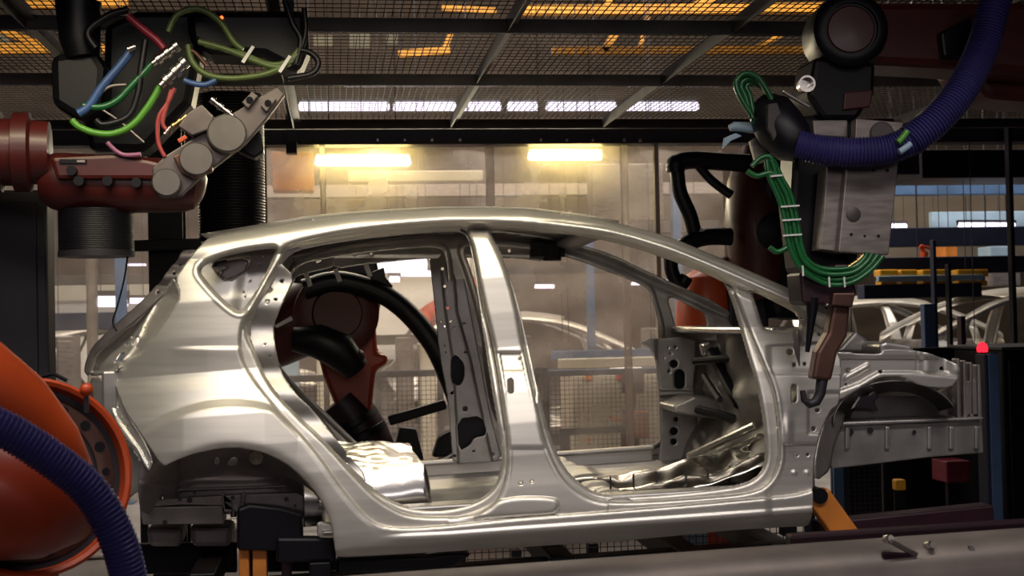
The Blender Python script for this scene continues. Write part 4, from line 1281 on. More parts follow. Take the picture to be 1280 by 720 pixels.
MB().cyl(p - Vector((0, 0, p.z)), p, .014).build('stem', MT['dark'], rl)

# ------------------------------------------------------------------ things under the car
sk = thing('car_carrier', 'dark steel carrier trolley under the silver car', 'carrier', (c0.x, YN + CW / 2, 0))
def cbar(name, a, b, w, h, m='black', parent=None, bevel=.008):
    return MB().bar(a, b, w, h).build(name, MT[m], parent or sk, bevel=bevel)
yl1, yl2 = YN + .45, YN + CW - .45
za = P(640, 712, yl1).z
for y in (yl1, yl2):
    cbar('runner', Vector((P(180, 690, y).x, y, za - .05 - (.16 if y > 6 else 0))), Vector((P(1240, 650, y).x, y, za + .04 - (.16 if y > 6 else 0))), .10, .10, 'black')
for px in (255, 520, 700, 860, 980):
    x = P(px, 690, YN + .4).x
    cbar('crossbar', Vector((x, YN + .32, za + .02)), Vector((x, YN + CW - .2, za + .02)), .10, .09, 'black')
MB().plate([(172, 680), (296, 678), (296, 716), (172, 718)], YN + .78, .03).build('underbody_shade_plate', MT['black'], sk, bevel=.006)  # two black sheets added for the shade under the car tail
MB().plate([(300, 678), (420, 676), (420, 714), (300, 716)], YN + .78, .03).build('underbody_shade_plate', MT['black'], sk, bevel=.006)
for px, py, w1 in ((690, 700, 'under the centre pillar'), (985, 668, 'under the front door pillar')):
    for y, w2 in ((yl1, 'near'), (yl2, 'far')):
        p = P(px, py, yl1)
        t = thing('support_pin', '%s dark support pin holding up the car floor %s' % (w2, w1), 'support', (p.x, y, za + .09))
        MB().box(p.x - .03, p.x + .03, y - .03, y + .03, za + .09, zfloor(p.x) - .075).build('shaft', MT['dark'], t, bevel=.004)
        MB().cyl((p.x, y, zfloor(p.x) - .075), (p.x, y, zfloor(p.x) - .055), .045).build('pad', MT['rubber'], t)
for px in (300, 900):
    for y in (yl1, yl2):
        x = P(px, 700, yl1).x
        cbar('leg', Vector((x, y, 0)), Vector((x, y, za)), .10, .10, 'dark')
a, b = P(1020, 662, YN + .25), P(1236, 640, YN + .25)
cbar('front_beam', a + Vector((0, 0, -.03)), b + Vector((0, 0, -.03)), .10, .13, 'wine')
ls = thing('lifting_stand', 'black lifting block on two ochre posts under the rear wheel house', 'lifting stand', (P(330, 700, YN + .3).x, YN + .28, 0))
MB().plate([(296, 636), (312, 630), (350, 634), (378, 642), (380, 690), (296, 688)], YN + .21, .05).build('block', MT['black'], ls, bevel=.012)
for (x0, x1, m) in ((299, 312, 'ochre'), (316, 334, 'ochre'), (352, 364, 'wine')):
    a, b = P(x0, 684, YN + .29), P(x1, 684, YN + .29)
    MB().box(a.x, b.x, YN + .25, YN + .31, 0, a.z).build('post', MT[m], ls, bevel=.006)
MB().box(P(296, 684, YN + .29).x, P(370, 684, YN + .29).x, YN + .22, YN + .34, 0, .03).build('foot', MT['black'], ls, bevel=.004)
lt = thing('lift_arm', 'black lift arm ending in a block behind the lower end of the rear wheel arch', 'lift arm', (P(400, 700, YN + .2).x, YN + .2, 0))
MB().plate([(345, 672), (417, 672), (419, 702), (345, 704)], YN + .13, .06).build('block', MT['black'], lt, bevel=.012)
MB().plate([(420, 699), (540, 696), (560, 692), (590, 693), (560, 714), (420, 718)], YN + .2, .08).build('arm', MT['black'], lt, bevel=.012)
p = P(400, 700, YN + .17)
MB().box(p.x - .04, p.x + .04, YN + .12, YN + .2, 0, p.z).build('stand', MT['black'], lt, bevel=.006)
a, b = P(1020, 618, YN + .13), P(1066, 682, YN + .13)
t = thing('support_stand', 'slanting ochre support arm below the front door pillar', 'support arm', (b.x, YN + .13, 0))
MB().bar(a, b, .07, .095).build('arm', MT['ochre'], t, bevel=.008)
MB().bar(b, Vector((b.x + .05, b.y, 0)), .09, .09).build('stand', MT['black'], t, bevel=.008)
MB().cyl(a + Vector((0, -.05, 0)), a + Vector((0, .05, 0)), .03).build('pivot', MT['black'], t)
def small_box(label, cat, x0, x1, y0, y1, Y, d, m, name):
    a, b = P(x0, y0, Y), P(x1, y1, Y)
    t = thing(name, label, cat, ((a.x + b.x) / 2, Y + d / 2, 0))
    MB().box(a.x, b.x, Y, Y + d, b.z, a.z).build('body', MT[m], t, bevel=.008)
    MB().box((a.x + b.x) / 2 - .03, (a.x + b.x) / 2 + .03, Y + d * .4, Y + d * .6, 0, b.z).build('stand', MT['black'], t)
    return t
small_box('dark red box on a stand under the front chassis rail', 'box', 1183, 1214, 577, 603, 7.4, .2, 'dimred', 'junction_box')
small_box('small yellow sensor block on a stand under the front chassis rail', 'sensor', 1120, 1133, 600, 613, 7.2, .06, 'yellow', 'sensor_block')
small_box('pale blue unit under the middle of the sill', 'box', 846, 885, 668, 690, 7.12, .15, 'paleblue', 'pneumatic_unit')
small_box('dim blue plate low behind the ochre support arm', 'plate', 1112, 1147, 645, 666, 6.8, .05, 'steelblue', 'guard_plate')
small_box('dim grey plate left of the dim blue plate', 'plate', 1087, 1105, 648, 666, 6.8, .05, 'mid', 'guard_plate')
column(1042, 1054, 580, 7.6, 'steelblue', 'blue post behind the lower end of the hinge pillar')
column(640, 652, 688, 8.2, 'navy', 'dark post below the sill under the centre pillar')
column(560, 575, 690, 8.0, 'navy', 'dark post below the sill under the rear door opening')
column(735, 748, 680, 8.0, 'black', 'black post below the sill under the front door opening')

# ------------------------------------------------------------------ guard rail in the foreground
YG = 2.95
gr = thing('guard_rail', 'blurred scuffed grey guard rail across the bottom right foreground', 'guard rail', (P(1000, 720, YG).x, YG, 0))
a, b = P(420, 738, YG), P(1420, 666, YG - .05)
mb = MB()
d = (b - a)
prof = [(-.02, -.20), (-.02, -.055), (-.005, -.028), (.02, -.008), (.06, 0), (.16, .0), (.20, -.02), (.20, -.2)]
nseg = 40
vs = []
for i in range(nseg + 1):
    p = a + d * (i / nseg)
    for (dy, dz) in prof:
        vs.append(p + Vector((0, dy, dz )))
n = len(prof)
mb.add(vs, [(i * n + j, i * n + j + 1, (i + 1) * n + j + 1, (i + 1) * n + j) for i in range(nseg) for j in range(n - 1)] + [tuple(range(n)), tuple(range(nseg * n, nseg * n + n))])
grl = mb.build('rail', MT['scuffed'], gr, smooth=True)
MB().bar(P(985, 676, YG + .28), P(1420, 648, YG + .28), .05, .03).build('back_rail', MT['wine'], gr, bevel=.006)
for x in (a.x + .3, b.x - .2):
    MB().box(x - .05, x + .05, YG + .02, YG + .14, 0, a.z - .1).build('post', MT['dark'], gr)
for (x, y) in ((1112, 676), (1164, 684), (1213, 690), (1268, 706)):
    p = P(x, y, YG - .02)
    MB().lathe(p + Vector((0, .02, 0)), (0, -1, .25), [(0, .010), (.02, .010), (.03, .007)], 12).build('rail_bolt', MT['chrome'], grl, smooth=True)
MB().plate([(1104, 690), (1142, 692), (1144, 740), (1104, 740)], YG - .03, .015).build('rail_bracket', MT['wine'], grl, bevel=.004)
MB().bar(P(1112, 676, YG - .03), P(1146, 694, YG - .03), .012, .012).build('bracket_arm', MT['alu'], gr, bevel=.003)

# ------------------------------------------------------------------ robot at the lower left
Yb = 3.55
bl = thing('industrial_robot', 'orange robot close to the viewer at the lower left with a blue corrugated hose', 'robot', (P(30, 720, Yb).x, Yb + .1, 0))
cc = P(40, 596, Yb)
ax = (CAM - cc).normalized()
ax = (ax + Vector((.26, 0, .10))).normalized()
MB().lathe(cc - ax * .09, ax, [(0, .19), (.0, .240), (.055, .253), (.095, .255), (.10, .247), (.095, .237), (.05, .230), (.05, .19)], 56).build('flange_rim', MT['orange'], bl, smooth=True)
MB().lathe(cc - ax * .038, ax, [(0, .232), (.012, .232), (.012, .165), (.035, .16), (.035, .10), (.05, .09), (.05, .02)], 48).build('flange_plate', MT['dark'], bl, smooth=True)
e1 = ax.cross(Vector((0, 0, 1))).normalized()
e2 = e1.cross(ax)
brg = MB().lathe(cc - ax * .028, ax, [(0, .214), (.006, .214), (.008, .210), (.008, .176), (.006, .172), (0, .172)], 56).build('bolt_ring', MT['copper'], bl, smooth=True)
for k in range(18):
    t = 2 * math.pi * k / 18
    p = cc - ax * .022 + (e1 * math.cos(t) + e2 * math.sin(t)) * .193
    MB().cyl(p, p + ax * .004, .014 if k % 3 else .010, n=12).build('bolt_hole', MT['black'], brg)
MB().rings([P(-120, 420, Yb - .30), P(-40, 470, Yb - .26), P(20, 510, Yb - .22), P(70, 556, Yb - .17), P(100, 588, Yb - .13), P(106, 598, Yb - .1)], [.125, .108, .092, .066, .035, .015], 28).build('upper_arm', MT['orange'], bl, smooth=True)
MB().rings([P(-90, 590, Yb - .22), P(-30, 606, Yb - .24), P(20, 622, Yb - .22), P(60, 634, Yb - .18), P(90, 640, Yb - .12), P(100, 642, Yb - .08)], [.16, .165, .155, .125, .08, .03], 28).build('wrist_housing', MT['redmid'], bl, smooth=True)
MB().tube([P(-60, 514, 3.0), P(0, 534, 3.02), P(62, 572, 3.05), P(114, 616, 3.08), P(148, 676, 3.1), P(164, 740, 3.12), P(168, 790, 3.12)], .040, 20, corr=.0022, pitch=.0105).build('corrugated_hose', MT['bluehose'], bl, smooth=True)
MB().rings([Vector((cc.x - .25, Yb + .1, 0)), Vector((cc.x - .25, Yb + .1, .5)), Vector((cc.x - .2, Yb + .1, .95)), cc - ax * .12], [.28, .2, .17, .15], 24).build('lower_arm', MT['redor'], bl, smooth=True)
p = P(108, 487, Yb + .05)
MB().ball(p, .018).build('lifting_eye', MT['orange'], bl, smooth=True)
MB().bar(p - Vector((0, 0, .06)), p, .012).build('eye_stem', MT['dark'], bl)
MB().tube([P(46, 472, Yb), P(58, 467, Yb), P(78, 469, Yb), P(84, 476, Yb)], .005, 8).build('handle', MT['black'], bl, smooth=True)

# dark cabinet and columns at the left
a, b = P(-60, 238, 5.7), P(59, 300, 5.7)
t = thing('dark_cabinet', 'tall dark grey cabinet side at the left edge', 'cabinet', ((a.x + b.x) / 2, 5.78, 0))
MB().box(a.x, b.x, 5.7, 5.85, .06, a.z).build('body', MT['dark'], t, bevel=.012)
MB().box(a.x + .02, b.x - .02, 5.72, 5.84, 0, .06).build('plinth', MT['black'], t)
MB().box(a.x + .03, b.x - .04, 5.685, 5.7, .15, a.z - .05).build('door', MT['dark'], t, bevel=.005)
column(183, 226, 150, 7.3, 'black', 'black steel column behind the tail of the car')
a = P(205, 305, 7.25)
o = MB().bar(P(150, 308, 7.25), P(252, 305, 7.25), .05, .06).build('crossarm', MT['black'], bevel=.006)
tag(o, 'black crossarm fixed on the black column behind the car tail', 'crossarm')
def bellows(name, label, px0, px1, y0, y1, Y, lip=None, pitch=.016):
    a, b = P(px0, y0, Y), P(px1, y0, Y)
    r = (b.x - a.x) / 2
    c = Vector(((a.x + b.x) / 2, Y, 0))
    zt_, zb_ = a.z, P((px0 + px1) / 2, y1, Y).z
    t = thing(name, label, 'duct', (c.x, Y, zb_))
    n = int((zt_ - zb_) / pitch) * 4
    mb = MB()
    mb.rings([Vector((c.x, Y, zb_ + (zt_ - zb_) * i / n)) for i in range(n + 1)], [r * (1 + .012 * (1, .5, -1, .5)[i % 4]) for i in range(n + 1)], 40)
    mb.build('corrugated_wall', MT['rubber'], t, smooth=True)
    MB().lathe(Vector((c.x, Y, zb_ - .02)), (0, 0, 1), [(0, r * .9), (0, r * 1.02), (.03, r * 1.04), (.04, r)], 40).build('end_ring', MT['dark'], t, smooth=True)
    return t
bellows('corrugated_duct', 'wide black corrugated duct hanging behind the car roof corner', 246, 329, 120, 330, 7.4)

# ------------------------------------------------------------------ robot with gripper hanging at the upper left
Yu = 5.15
ul = thing('gripper_robot', 'dark robot wrist with cables and an aluminium gripper hanging at the upper left', 'robot', P(150, 262, Yu))
MB().rings([P(52, 226, Yu + .05), P(66, 226, Yu + .05), P(80, 228, Yu + .05), P(160, 231, Yu + .05), P(232, 232, Yu + .05), P(248, 234, Yu + .05), P(256, 236, Yu + .05)], [.08, .105, .112, .108, .100, .085, .04], 28).build('wrist_housing', MT['redor'], ul, smooth=True)
wcv = MB().plate([(62, 196), (150, 192), (215, 206), (222, 224), (70, 224)], Yu - .09, .1).build('wrist_cover', MT['redor'], ul, bevel=.015)
MB().plate([(74, 199), (108, 199), (108, 204), (74, 204)], Yu - .098, .008).build('rating_plate', MT['black'], wcv)
MB().plate([(96, 200), (106, 200), (106, 203), (96, 203)], Yu - .1, .004).build('plate_mark', MT['alu'], wcv)
for (x, y) in ((89, 213), (98, 226), (134, 226), (170, 228)):
    p = P(x, y, Yu - .12)
    MB().cyl(p, p + Vector((0, .05, 0)), .018, n=14).build('cover_screw', MT['black'], wcv)
MB().lathe(P(-30, 190, Yu), (1, .1, 0), [(0, .13), (.02, .15), (.09, .15), (.095, .125), (.13, .125), (.135, .148), (.19, .148), (.2, .12), (.26, .115)], 36).build('arm_flange', MT['redor'], ul, smooth=True)
MB().rings([P(-160, 150, Yu + .3), P(-60, 186, Yu + .1), P(-20, 190, Yu)], [.2, .16, .12], 24).build('fore_arm', MT['redor'], ul, smooth=True)
a = P(-190, 130, Yu + .34)
MB().rings([Vector((a.x, a.y, 0)), Vector((a.x, a.y, .4)), Vector((a.x, a.y, 1.2)), Vector((a.x, a.y, a.z)), Vector((a.x, a.y, a.z + .14))], [.4, .28, .22, .2, .1], 26).build('lower_arm', MT['redor'], ul, smooth=True)
a = P(120, 262, Yu + .1)
rz = .138
n = 96
MB().rings([Vector((a.x, Yu + .1, a.z - (.165) * i / n)) for i in range(n + 1)], [rz * (1 + .012 * (1, .5, -1, .5)[i % 4] * .6) for i in range(n + 1)], 36).build('bellows', MT['rubber'], ul, smooth=True)
MB().lathe(Vector((a.x, Yu + .1, a.z - .18)), (0, 0, 1), [(0, rz * .95), (0, rz * 1.02), (.02, rz * 1.02), (.022, rz)], 36).build('bellows_ring', MT['dark'], ul, smooth=True)
MB().rings([P(98, 3, Yu), P(98, 12, Yu), P(100, 50, Yu), P(104, 72, Yu)], [.085, .082, .075, .06], 20).build('cable_sleeve', MT['rubber'], ul, smooth=True)
MB().plate([(62, 68), (118, 60), (132, 84), (128, 140), (100, 152), (64, 130)], Yu - .02, .2).build('wrist_joint', MT['black'], ul, bevel=.03)
MB().plate([(130, 30), (170, 12), (250, 12), (252, 60), (238, 130), (180, 190), (110, 188), (100, 150), (128, 140)], Yu + .15, .2).build('tool_body', MT['black'], ul, bevel=.03)
vmf = MB().plate([(232, 12), (384, 12), (386, 60), (372, 92), (330, 70), (262, 66), (236, 50)], Yu + .05, .25).build('valve_manifold', MT['black'], ul, bevel=.03)
MB().plate([(300, 160), (326, 165), (330, 190), (318, 198), (296, 188)], Yu + .05, .1).build('gripper_block', MT['black'], ul, bevel=.01)
gpl = MB().plate([(190, 210), (206, 195), (290, 142), (346, 108), (356, 118), (334, 148), (306, 180), (250, 222), (226, 246), (205, 246), (191, 232)], Yu - .10, .05).build('gripper_plate', MT['gripalu'], ul, bevel=.006)
MB().plate([(236, 140), (252, 130), (268, 146), (262, 162), (240, 170), (222, 158)], Yu - .14, .06).build('gripper_block', MT['gripalu'], ul, bevel=.006)
MB().plate([(216, 196), (234, 186), (264, 200), (266, 214), (240, 224), (226, 216)], Yu - .135, .04).build('gripper_block', MT['copper'], ul, bevel=.006)
for k, (x, y, r) in enumerate(((283, 170, .072), (245, 202, .062), (208, 231, .052))):
    p = P(x, y, Yu - .10)
    MB().lathe(p, (.12, -1, .1), [(0, r), (.045, r), (.05, r * .92), (.05, 0.001)], 32).build('suction_disc', MT['aludark'], gpl, smooth=True)
for (x, y) in ((311, 126), (334, 130)):
    p = P(x, y, Yu - .12)
    MB().plate([(x - 9, y + 2), (x + 4, y - 12), (x + 12, y - 6), (x - 1, y + 10)], Yu - .13, .03).build('lug', MT['gripalu'], gpl, bevel=.004)
    MB().cyl(P(x + 1, y - 1, Yu - .135), P(x + 1, y - 1, Yu - .13), .013, n=14).build('lug_hole', MT['black'], gpl)
def fitting(a, b, r, m='chrome', Y=Yu - .12, parent=None):
    a, b = P(*a, Y), P(*b, Y)
    d = b - a
    L = d.length
    prof = []
    for i in range(6):
        rr_ = r * (1, .72, 1, .72, .95, .6)[i]
        prof += [(L * i / 6, rr_), (L * (i + .85) / 6, rr_)]
    return MB().lathe(a, d, prof, 14).build('hose_fitting', MT[m], parent or ul, smooth=True)
fitting((222, 56), (190, 80), .022)
fitting((232, 76), (200, 108), .024)
fitting((264, 124), (292, 146), .014)
fitting((216, 158), (238, 142), .012, 'brass')
fitting((160, 62), (170, 58), .016)
fitting((206, 168), (214, 158), .010)
def hose(pts, r, m, name='hose', Y=Yu - .1, parent=None, n=10):
    pp = [P(q[0], q[1], Y + (q[2] if len(q) > 2 else 0)) for q in pts]
    return MB().tube(pp, r, n, step=.012).build(name, MT[m], parent or ul, smooth=True)
hose([(165, 62), (150, 82), (128, 108), (112, 132), (98, 142)], .016, 'blue')
hose([(90, 150), (98, 158), (118, 166), (142, 167), (166, 156), (186, 132), (200, 108)], .013, 'lime')
hose([(104, 132), (126, 134), (146, 126), (164, 108), (190, 80)], .013, 'green')
hose([(182, 50), (176, 90), (172, 120), (160, 146), (130, 156), (120, 150)], .013, 'rubber', 'cable')
hose([(235, 56), (240, 76), (256, 92), (286, 98), (326, 94), (352, 84), (372, 68)], .012, 'olive', 'cable')
hose([(248, 52), (284, 62), (318, 76), (346, 84), (366, 76)], .012, 'olive', 'cable')
hose([(210, 40), (222, 18), (248, 11), (274, 26), (292, 52), (304, 62)], .012, 'olive', 'cable')
hose([(256, 56), (300, 66), (336, 80), (360, 76), (376, 58)], .010, 'olive', 'cable')
hose([(160, 20), (176, 34), (196, 50), (206, 62)], .014, 'crimson')
hose([(218, 110), (210, 128), (198, 148), (198, 178), (206, 196)], .008, 'pink')
hose([(214, 112), (208, 134), (203, 150), (206, 160), (214, 166)], .008, 'pink')
hose([(134, 178), (144, 188), (156, 194), (176, 193)], .009, 'mauve')
hose([(230, 100), (240, 104), (256, 106), (270, 100)], .011, 'blue')
hose([(372, 62), (388, 66), (398, 78), (390, 92), (360, 98)], .012, 'rubber', 'cable')
hose([(356, 0), (366, 30), (376, 50), (370, 80)], .012, 'rubber', 'cable')
hose([(380, 10), (382, 40), (374, 66), (364, 80)], .010, 'rubber', 'cable')
hose([(232, 60), (244, 66), (258, 82)], .008, 'copper', 'cable')
hose([(120, 60), (110, 40), (135, 20), (160, 12)], .014, 'rubber', 'cable')
hose([(124, 118), (138, 108), (158, 106)], .006, 'alu', 'cable')
hose([(126, 136), (150, 152), (180, 178)], .004, 'alu', 'cable')
for (x, y) in ((310, 68), (356, 80)):
    p = P(x, y, Yu - .118)
    MB().bar(p + Vector((.02, 0, .03)), p - Vector((.02, 0, .03)), .006, .012).build('cable_tie', MT['white'], ul)
p = P(223, 177, Yu - .15)
MB().bar(p, p + Vector((.03, 0, .018)), .016).build('sensor_tag', MT['orange'], ul, bevel=.003)
p = P(277, 22, Yu + .04)
MB().ball(p, .007).build('status_led', MT['led'], vmf, smooth=True)

hose([(160, 318), (155, 350), (146, 385), (141, 402), (146, 414)], .0035, 'black', 'thin_cable', Yu + .1)

# ------------------------------------------------------------------ welding robot at the upper right
Yw = 4.75
wr = thing('welding_robot', 'dark red robot at the upper right carrying a welding gun with an aluminium plate', 'robot', P(1070, 200, Yw + .2))
j = P(1062, 38, Yw + .1)
axw = Vector((-.15, -1, -.02)).normalized()
MB().lathe(j + axw * -.2, axw, [(0, .13), (.02, .145), (.20, .145), (.22, .14), (.235, .12), (.235, .10), (.22, .098)], 40).build('joint_ring', MT['black'], wr, smooth=True)
MB().lathe(j + axw * -.02, axw, [(0, .10), (.03, .10), (.045, .085), (.05, .02)], 32).build('joint_cap', MT['redor'], wr, smooth=True)
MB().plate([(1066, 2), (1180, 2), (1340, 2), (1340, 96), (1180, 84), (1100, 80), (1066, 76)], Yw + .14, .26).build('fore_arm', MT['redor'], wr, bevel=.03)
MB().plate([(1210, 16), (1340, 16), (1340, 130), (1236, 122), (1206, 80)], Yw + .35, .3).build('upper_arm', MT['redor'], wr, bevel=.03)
MB().plate([(1176, 40), (1215, 20), (1216, 70), (1180, 72)], Yw + .1, .05).build('arm_clamp', MT['black'], wr, bevel=.01)
MB().plate([(1020, 70), (1096, 78), (1094, 118), (1072, 150), (1030, 150), (1010, 120)], Yw + .12, .22).build('wrist_housing', MT['black'], wr, bevel=.02)
MB().plate([(1056, 115), (1092, 112), (1088, 134), (1054, 138)], Yw + .11, .02).build('wrist_cover', MT['redor'], wr, bevel=.006)
MB().plate([(996, 145), (1072, 140), (1074, 330), (1040, 345), (1000, 340), (990, 250)], Yw + .16, .18).build('gun_body', MT['black'], wr, bevel=.02)
MB().plate([(1034, 208), (1060, 208), (1058, 316), (1026, 312)], Yw + .04, .10).build('gun_side_plate', MT['alu'], wr, bevel=.004)
gfp = MB().plate([(1060, 206), (1124, 200), (1111, 319), (1048, 315), (1058, 206)], Yw + .0, .05).build('gun_front_plate', MT['alu'], wr, bevel=.005)
gtp = MB().plate([(1070, 148), (1130, 153), (1124, 200), (1068, 204)], Yw + .03, .05).build('gun_top_plate', MT['alu'], wr, bevel=.005)
MB().plate([(1016, 150), (1060, 150), (1060, 172), (1018, 170)], Yw + .12, .05).build('gun_bracket', MT['alu'], wr, bevel=.005)
MB().lathe(P(1101, 168, Yw + .035), (0, -1, 0), [(0, .047), (.012, .047), (.016, .042), (.016, .001)], 28).build('plate_disc', MT['aludark'], gtp, smooth=True)
MB().lathe(P(1066, 268, Yw + .005), (0, -1, 0), [(0, .028), (.008, .028), (.01, .024), (.01, .001)], 24).build('plate_disc', MT['aludark'], gfp, smooth=True)
for (x, y, r) in ((1092, 213, .005), (1109, 213, .007), (1064, 293, .006), (1081, 295, .005), (1098, 295, .006)):
    MB().cyl(P(x, y, Yw - .003), P(x, y, Yw + .003), r, n=10).build('plate_screw', MT['black'], gfp)
MB().lathe(P(1004, 108, Yw + .05), (-.1, -1, 0), [(0, .026), (.06, .031), (.06, .024), (.02, .022)], 24).build('hose_socket', MT['chrome'], wr, smooth=True)
MB().bar(P(978, 114, Yw), P(1012, 134, Yw), .012, .012).build('tie_rod', MT['chrome'], wr, bevel=.003)
MB().rings([P(950, 128, Yw + .1), P(962, 140, Yw + .08), P(975, 160, Yw + .05), P(992, 178, Yw + .02), P(1004, 184, Yw)], [.05, .085, .095, .085, .06], 20).build('hose_gland', MT['rubber'], wr, smooth=True)
MB().plate([(960, 130), (972, 128), (980, 150), (968, 176), (960, 160)], Yw - .03, .03).build('gland_clip', MT['mid'], wr, bevel=.004)
MB().tube([P(996, 180, Yw - .02), P(1030, 188, Yw - .05), P(1072, 190, Yw - .09), P(1112, 186, Yw - .12), P(1146, 172, Yw - .14)], .053, 20, corr=.003, pitch=.012).build('corrugated_hose', MT['bluehose'], wr, smooth=True)
MB().tube([P(1138, 176, Yw - .14), P(1170, 150, Yw - .15), P(1202, 112, Yw - .14), P(1228, 60, Yw - .1), P(1242, 8, Yw - .1), P(1246, -6, Yw - .1)], .057, 20, corr=.003, pitch=.012).build('corrugated_hose', MT['bluehose'], wr, smooth=True)
hose([(1122, 178), (1128, 172), (1134, 164)], .012, 'lime', 'hose_marker', Yw - .19, wr)
hose([(1124, 190), (1130, 186), (1138, 180)], .012, 'paleblue', 'hose_marker', Yw - .2, wr)
for k in range(3):
    o = 6 * k
    hose([(938 + o * .4, 142 + o), (926 + o, 122), (920 + o, 104 + o * .3), (930 + o, 92 + o), (946 + o * .7, 96 + o * 1.2), (958 + o * .4, 112 + o), (966, 128 + o * .4)], .011, 'green', 'hose', Yw + .02 + .02 * k, wr)
for k in range(4):
    o = 5 * k
    hose([(958 + o * .6, 200), (962 + o, 222), (974 + o, 250 - o * .3), (982 + o, 280), (986 + o, 305), (1000 + o * .6, 334 - o * .6), (1030, 354 - o * 1.2), (1062 + o * .2, 354 - o * 1.3), (1088 - o * .5, 338 - o), (1104 - o * 1.4, 320 - o * .3)], .0095, 'green', 'hose', Yw - .05 + .012 * (k % 2), wr)
hose([(934, 214), (946, 220), (962, 216), (972, 222)], .011, 'green', 'hose', Yw - .05, wr)
hose([(940, 208), (950, 198), (962, 196), (970, 210)], .010, 'green', 'hose', Yw - .04, wr)
hose([(962, 309), (972, 315), (986, 308)], .010, 'green', 'hose', Yw - .04, wr)
for (x, y, w) in ((987, 258, 22), (989, 275, 22), (990, 294, 22), (970, 220, 14)):
    MB().bar(P(x - w / 2, y + .5, Yw - .064), P(x + w / 2 + 1, y - 1, Yw - .064), .006, .008, up=(0, 1, 0)).build('cable_tie', MT['white'], wr)
for (x, y) in ((1003, 340), (1036, 354), (1055, 354)):
    MB().bar(P(x, y - 8, Yw - .064), P(x + 1, y + 5, Yw - .064), .006, .006).build('cable_tie', MT['white'], wr)
MB().plate([(1000, 340), (1038, 346), (1044, 330), (1062, 330), (1072, 366), (1064, 384), (1004, 380)], Yw - .02, .16).build('electrode_holder', MT['wine'], wr, bevel=.012)
MB().plate([(1042, 366), (1070, 366), (1066, 384), (1040, 382)], Yw - .05, .05).build('electrode_clamp', MT['copper'], wr, bevel=.006)
earm = MB().plate([(1044, 372), (1064, 376), (1060, 420), (1048, 440), (1040, 476), (1016, 474), (1022, 440), (1036, 416)], Yw - .02, .07).build('electrode_arm', MT['copper'], wr, bevel=.012)
MB().rings([P(1028, 472, Yw + .01), P(1025, 492, Yw + .01), P(1020, 502, Yw + .01), P(1012, 505, Yw + .01), P(1005, 500, Yw + .01), P(1003, 488, Yw + .01)], [.022, .020, .019, .017, .013, .010], 14).build('electrode_tip', MT['dark'], earm, smooth=True)
MB().rings([P(1016, 372, Yw), P(1014, 400, Yw), P(1011, 425, Yw), P(1009, 440, Yw)], [.026, .016, .011, .008], 12).build('electrode_rod', MT['black'], wr, smooth=True)
MB().ball(P(1034, 381, Yw - .05), .007).build('indicator', MT['chrome'], wr, smooth=True)
MB().rings([P(912, 160, Yw + .1), P(918, 158, Yw + .1), P(946, 160, Yw + .1)], [.012, .018, .022], 12).build('air_valve', MT['paleblue'], wr, smooth=True)
MB().plate([(906, 172), (920, 166), (928, 170), (914, 176), (904, 186)], Yw + .1, .02).build('valve_lever', MT['paleblue'], wr, bevel=.003)
MB().plate([(938, 176), (948, 170), (966, 200), (946, 206)], Yw + .12, .03).build('gun_bracket', MT['alu'], wr, bevel=.004)
fitting((1068, 330), (1080, 318), .009, 'brass', Yw - .03, wr)
fitting((1060, 334), (1072, 326), .008, 'brass', Yw - .04, wr)

a = P(1400, 60, Yw + .5)
MB().bar(P(1330, 66, Yw + .5), a, .24, .26).build('elbow', MT['redor'], wr, bevel=.03)
MB().rings([Vector((a.x, a.y, 0)), Vector((a.x, a.y, .3)), Vector((a.x, a.y, .9)), Vector((a.x, a.y, a.z)), Vector((a.x, a.y, a.z + .1))], [.36, .26, .19, .17, .1], 26).build('lower_arm', MT['redor'], wr, smooth=True)

# ------------------------------------------------------------------ red robot behind the windscreen
Yr = 7.45
mr = thing('handling_robot', 'dark red robot with black hose arm standing behind the windscreen of the car', 'robot', (P(910, 400, Yr).x, Yr + .1, 0))
MB().rings([P(950, 190, Yr + .1), P(946, 230, Yr + .05), P(944, 280, Yr), P(950, 330, Yr), P(960, 370, Yr)], [.12, .17, .18, .17, .14], 26).build('upper_arm', MT['redor'], mr, smooth=True)
MB().plate([(958, 190), (1036, 190), (1040, 400), (970, 400), (952, 320)], Yr - .15, .3).build('arm_cover', MT['black'], mr, bevel=.04)
MB().lathe(P(968, 290, Yr - .15), (0, -1, 0), [(0, .11), (.03, .11), (.04, .09), (.04, .001)], 28).build('joint_cap', MT['black'], mr, smooth=True)
c = P(886, 385, Yr + .2)
zt_ = P(886, 336, Yr + .2).z
MB().lathe(Vector((c.x, Yr + .2, 0)), (0, 0, 1), [(0, .26), (.2, .24), (.9, .2), (zt_ - .4, .2), (zt_ - .2, .19), (zt_ - .05, .15), (zt_, .08)], 36).build('base_column', MT['orange'], mr, smooth=True)
MB().box(c.x + .06, c.x + .30, Yr + .0, Yr + .1, .6, zt_ - .05).build('column_cover', MT['dark'], mr, bevel=.02)
MB().bar(P(886, 350, Yr + .2), P(950, 330, Yr + .1), .2, .2).build('shoulder', MT['redor'], mr, bevel=.04)
for pts, r, m in (([(936, 204), (900, 202), (866, 200), (848, 204), (844, 216)], .052, 'rubber'), ([(846, 210), (850, 240), (862, 268), (868, 290)], .042, 'rubber'),
               ([(872, 206), (890, 226), (914, 244)], .026, 'rubber'), ([(846, 322), (860, 304), (884, 296), (914, 296)], .05, 'rubber'), ([(838, 320), (840, 340), (850, 356), (858, 346)], .04, 'rubber'),
               ([(868, 290), (884, 292), (906, 288)], .02, 'dark')):
    hose(pts, r, m, 'cable_arm', Yr - .12, mr, 14)
MB().ball(P(845, 206, Yr - .12), .058).build('arm_elbow', MT['rubber'], mr, smooth=True)
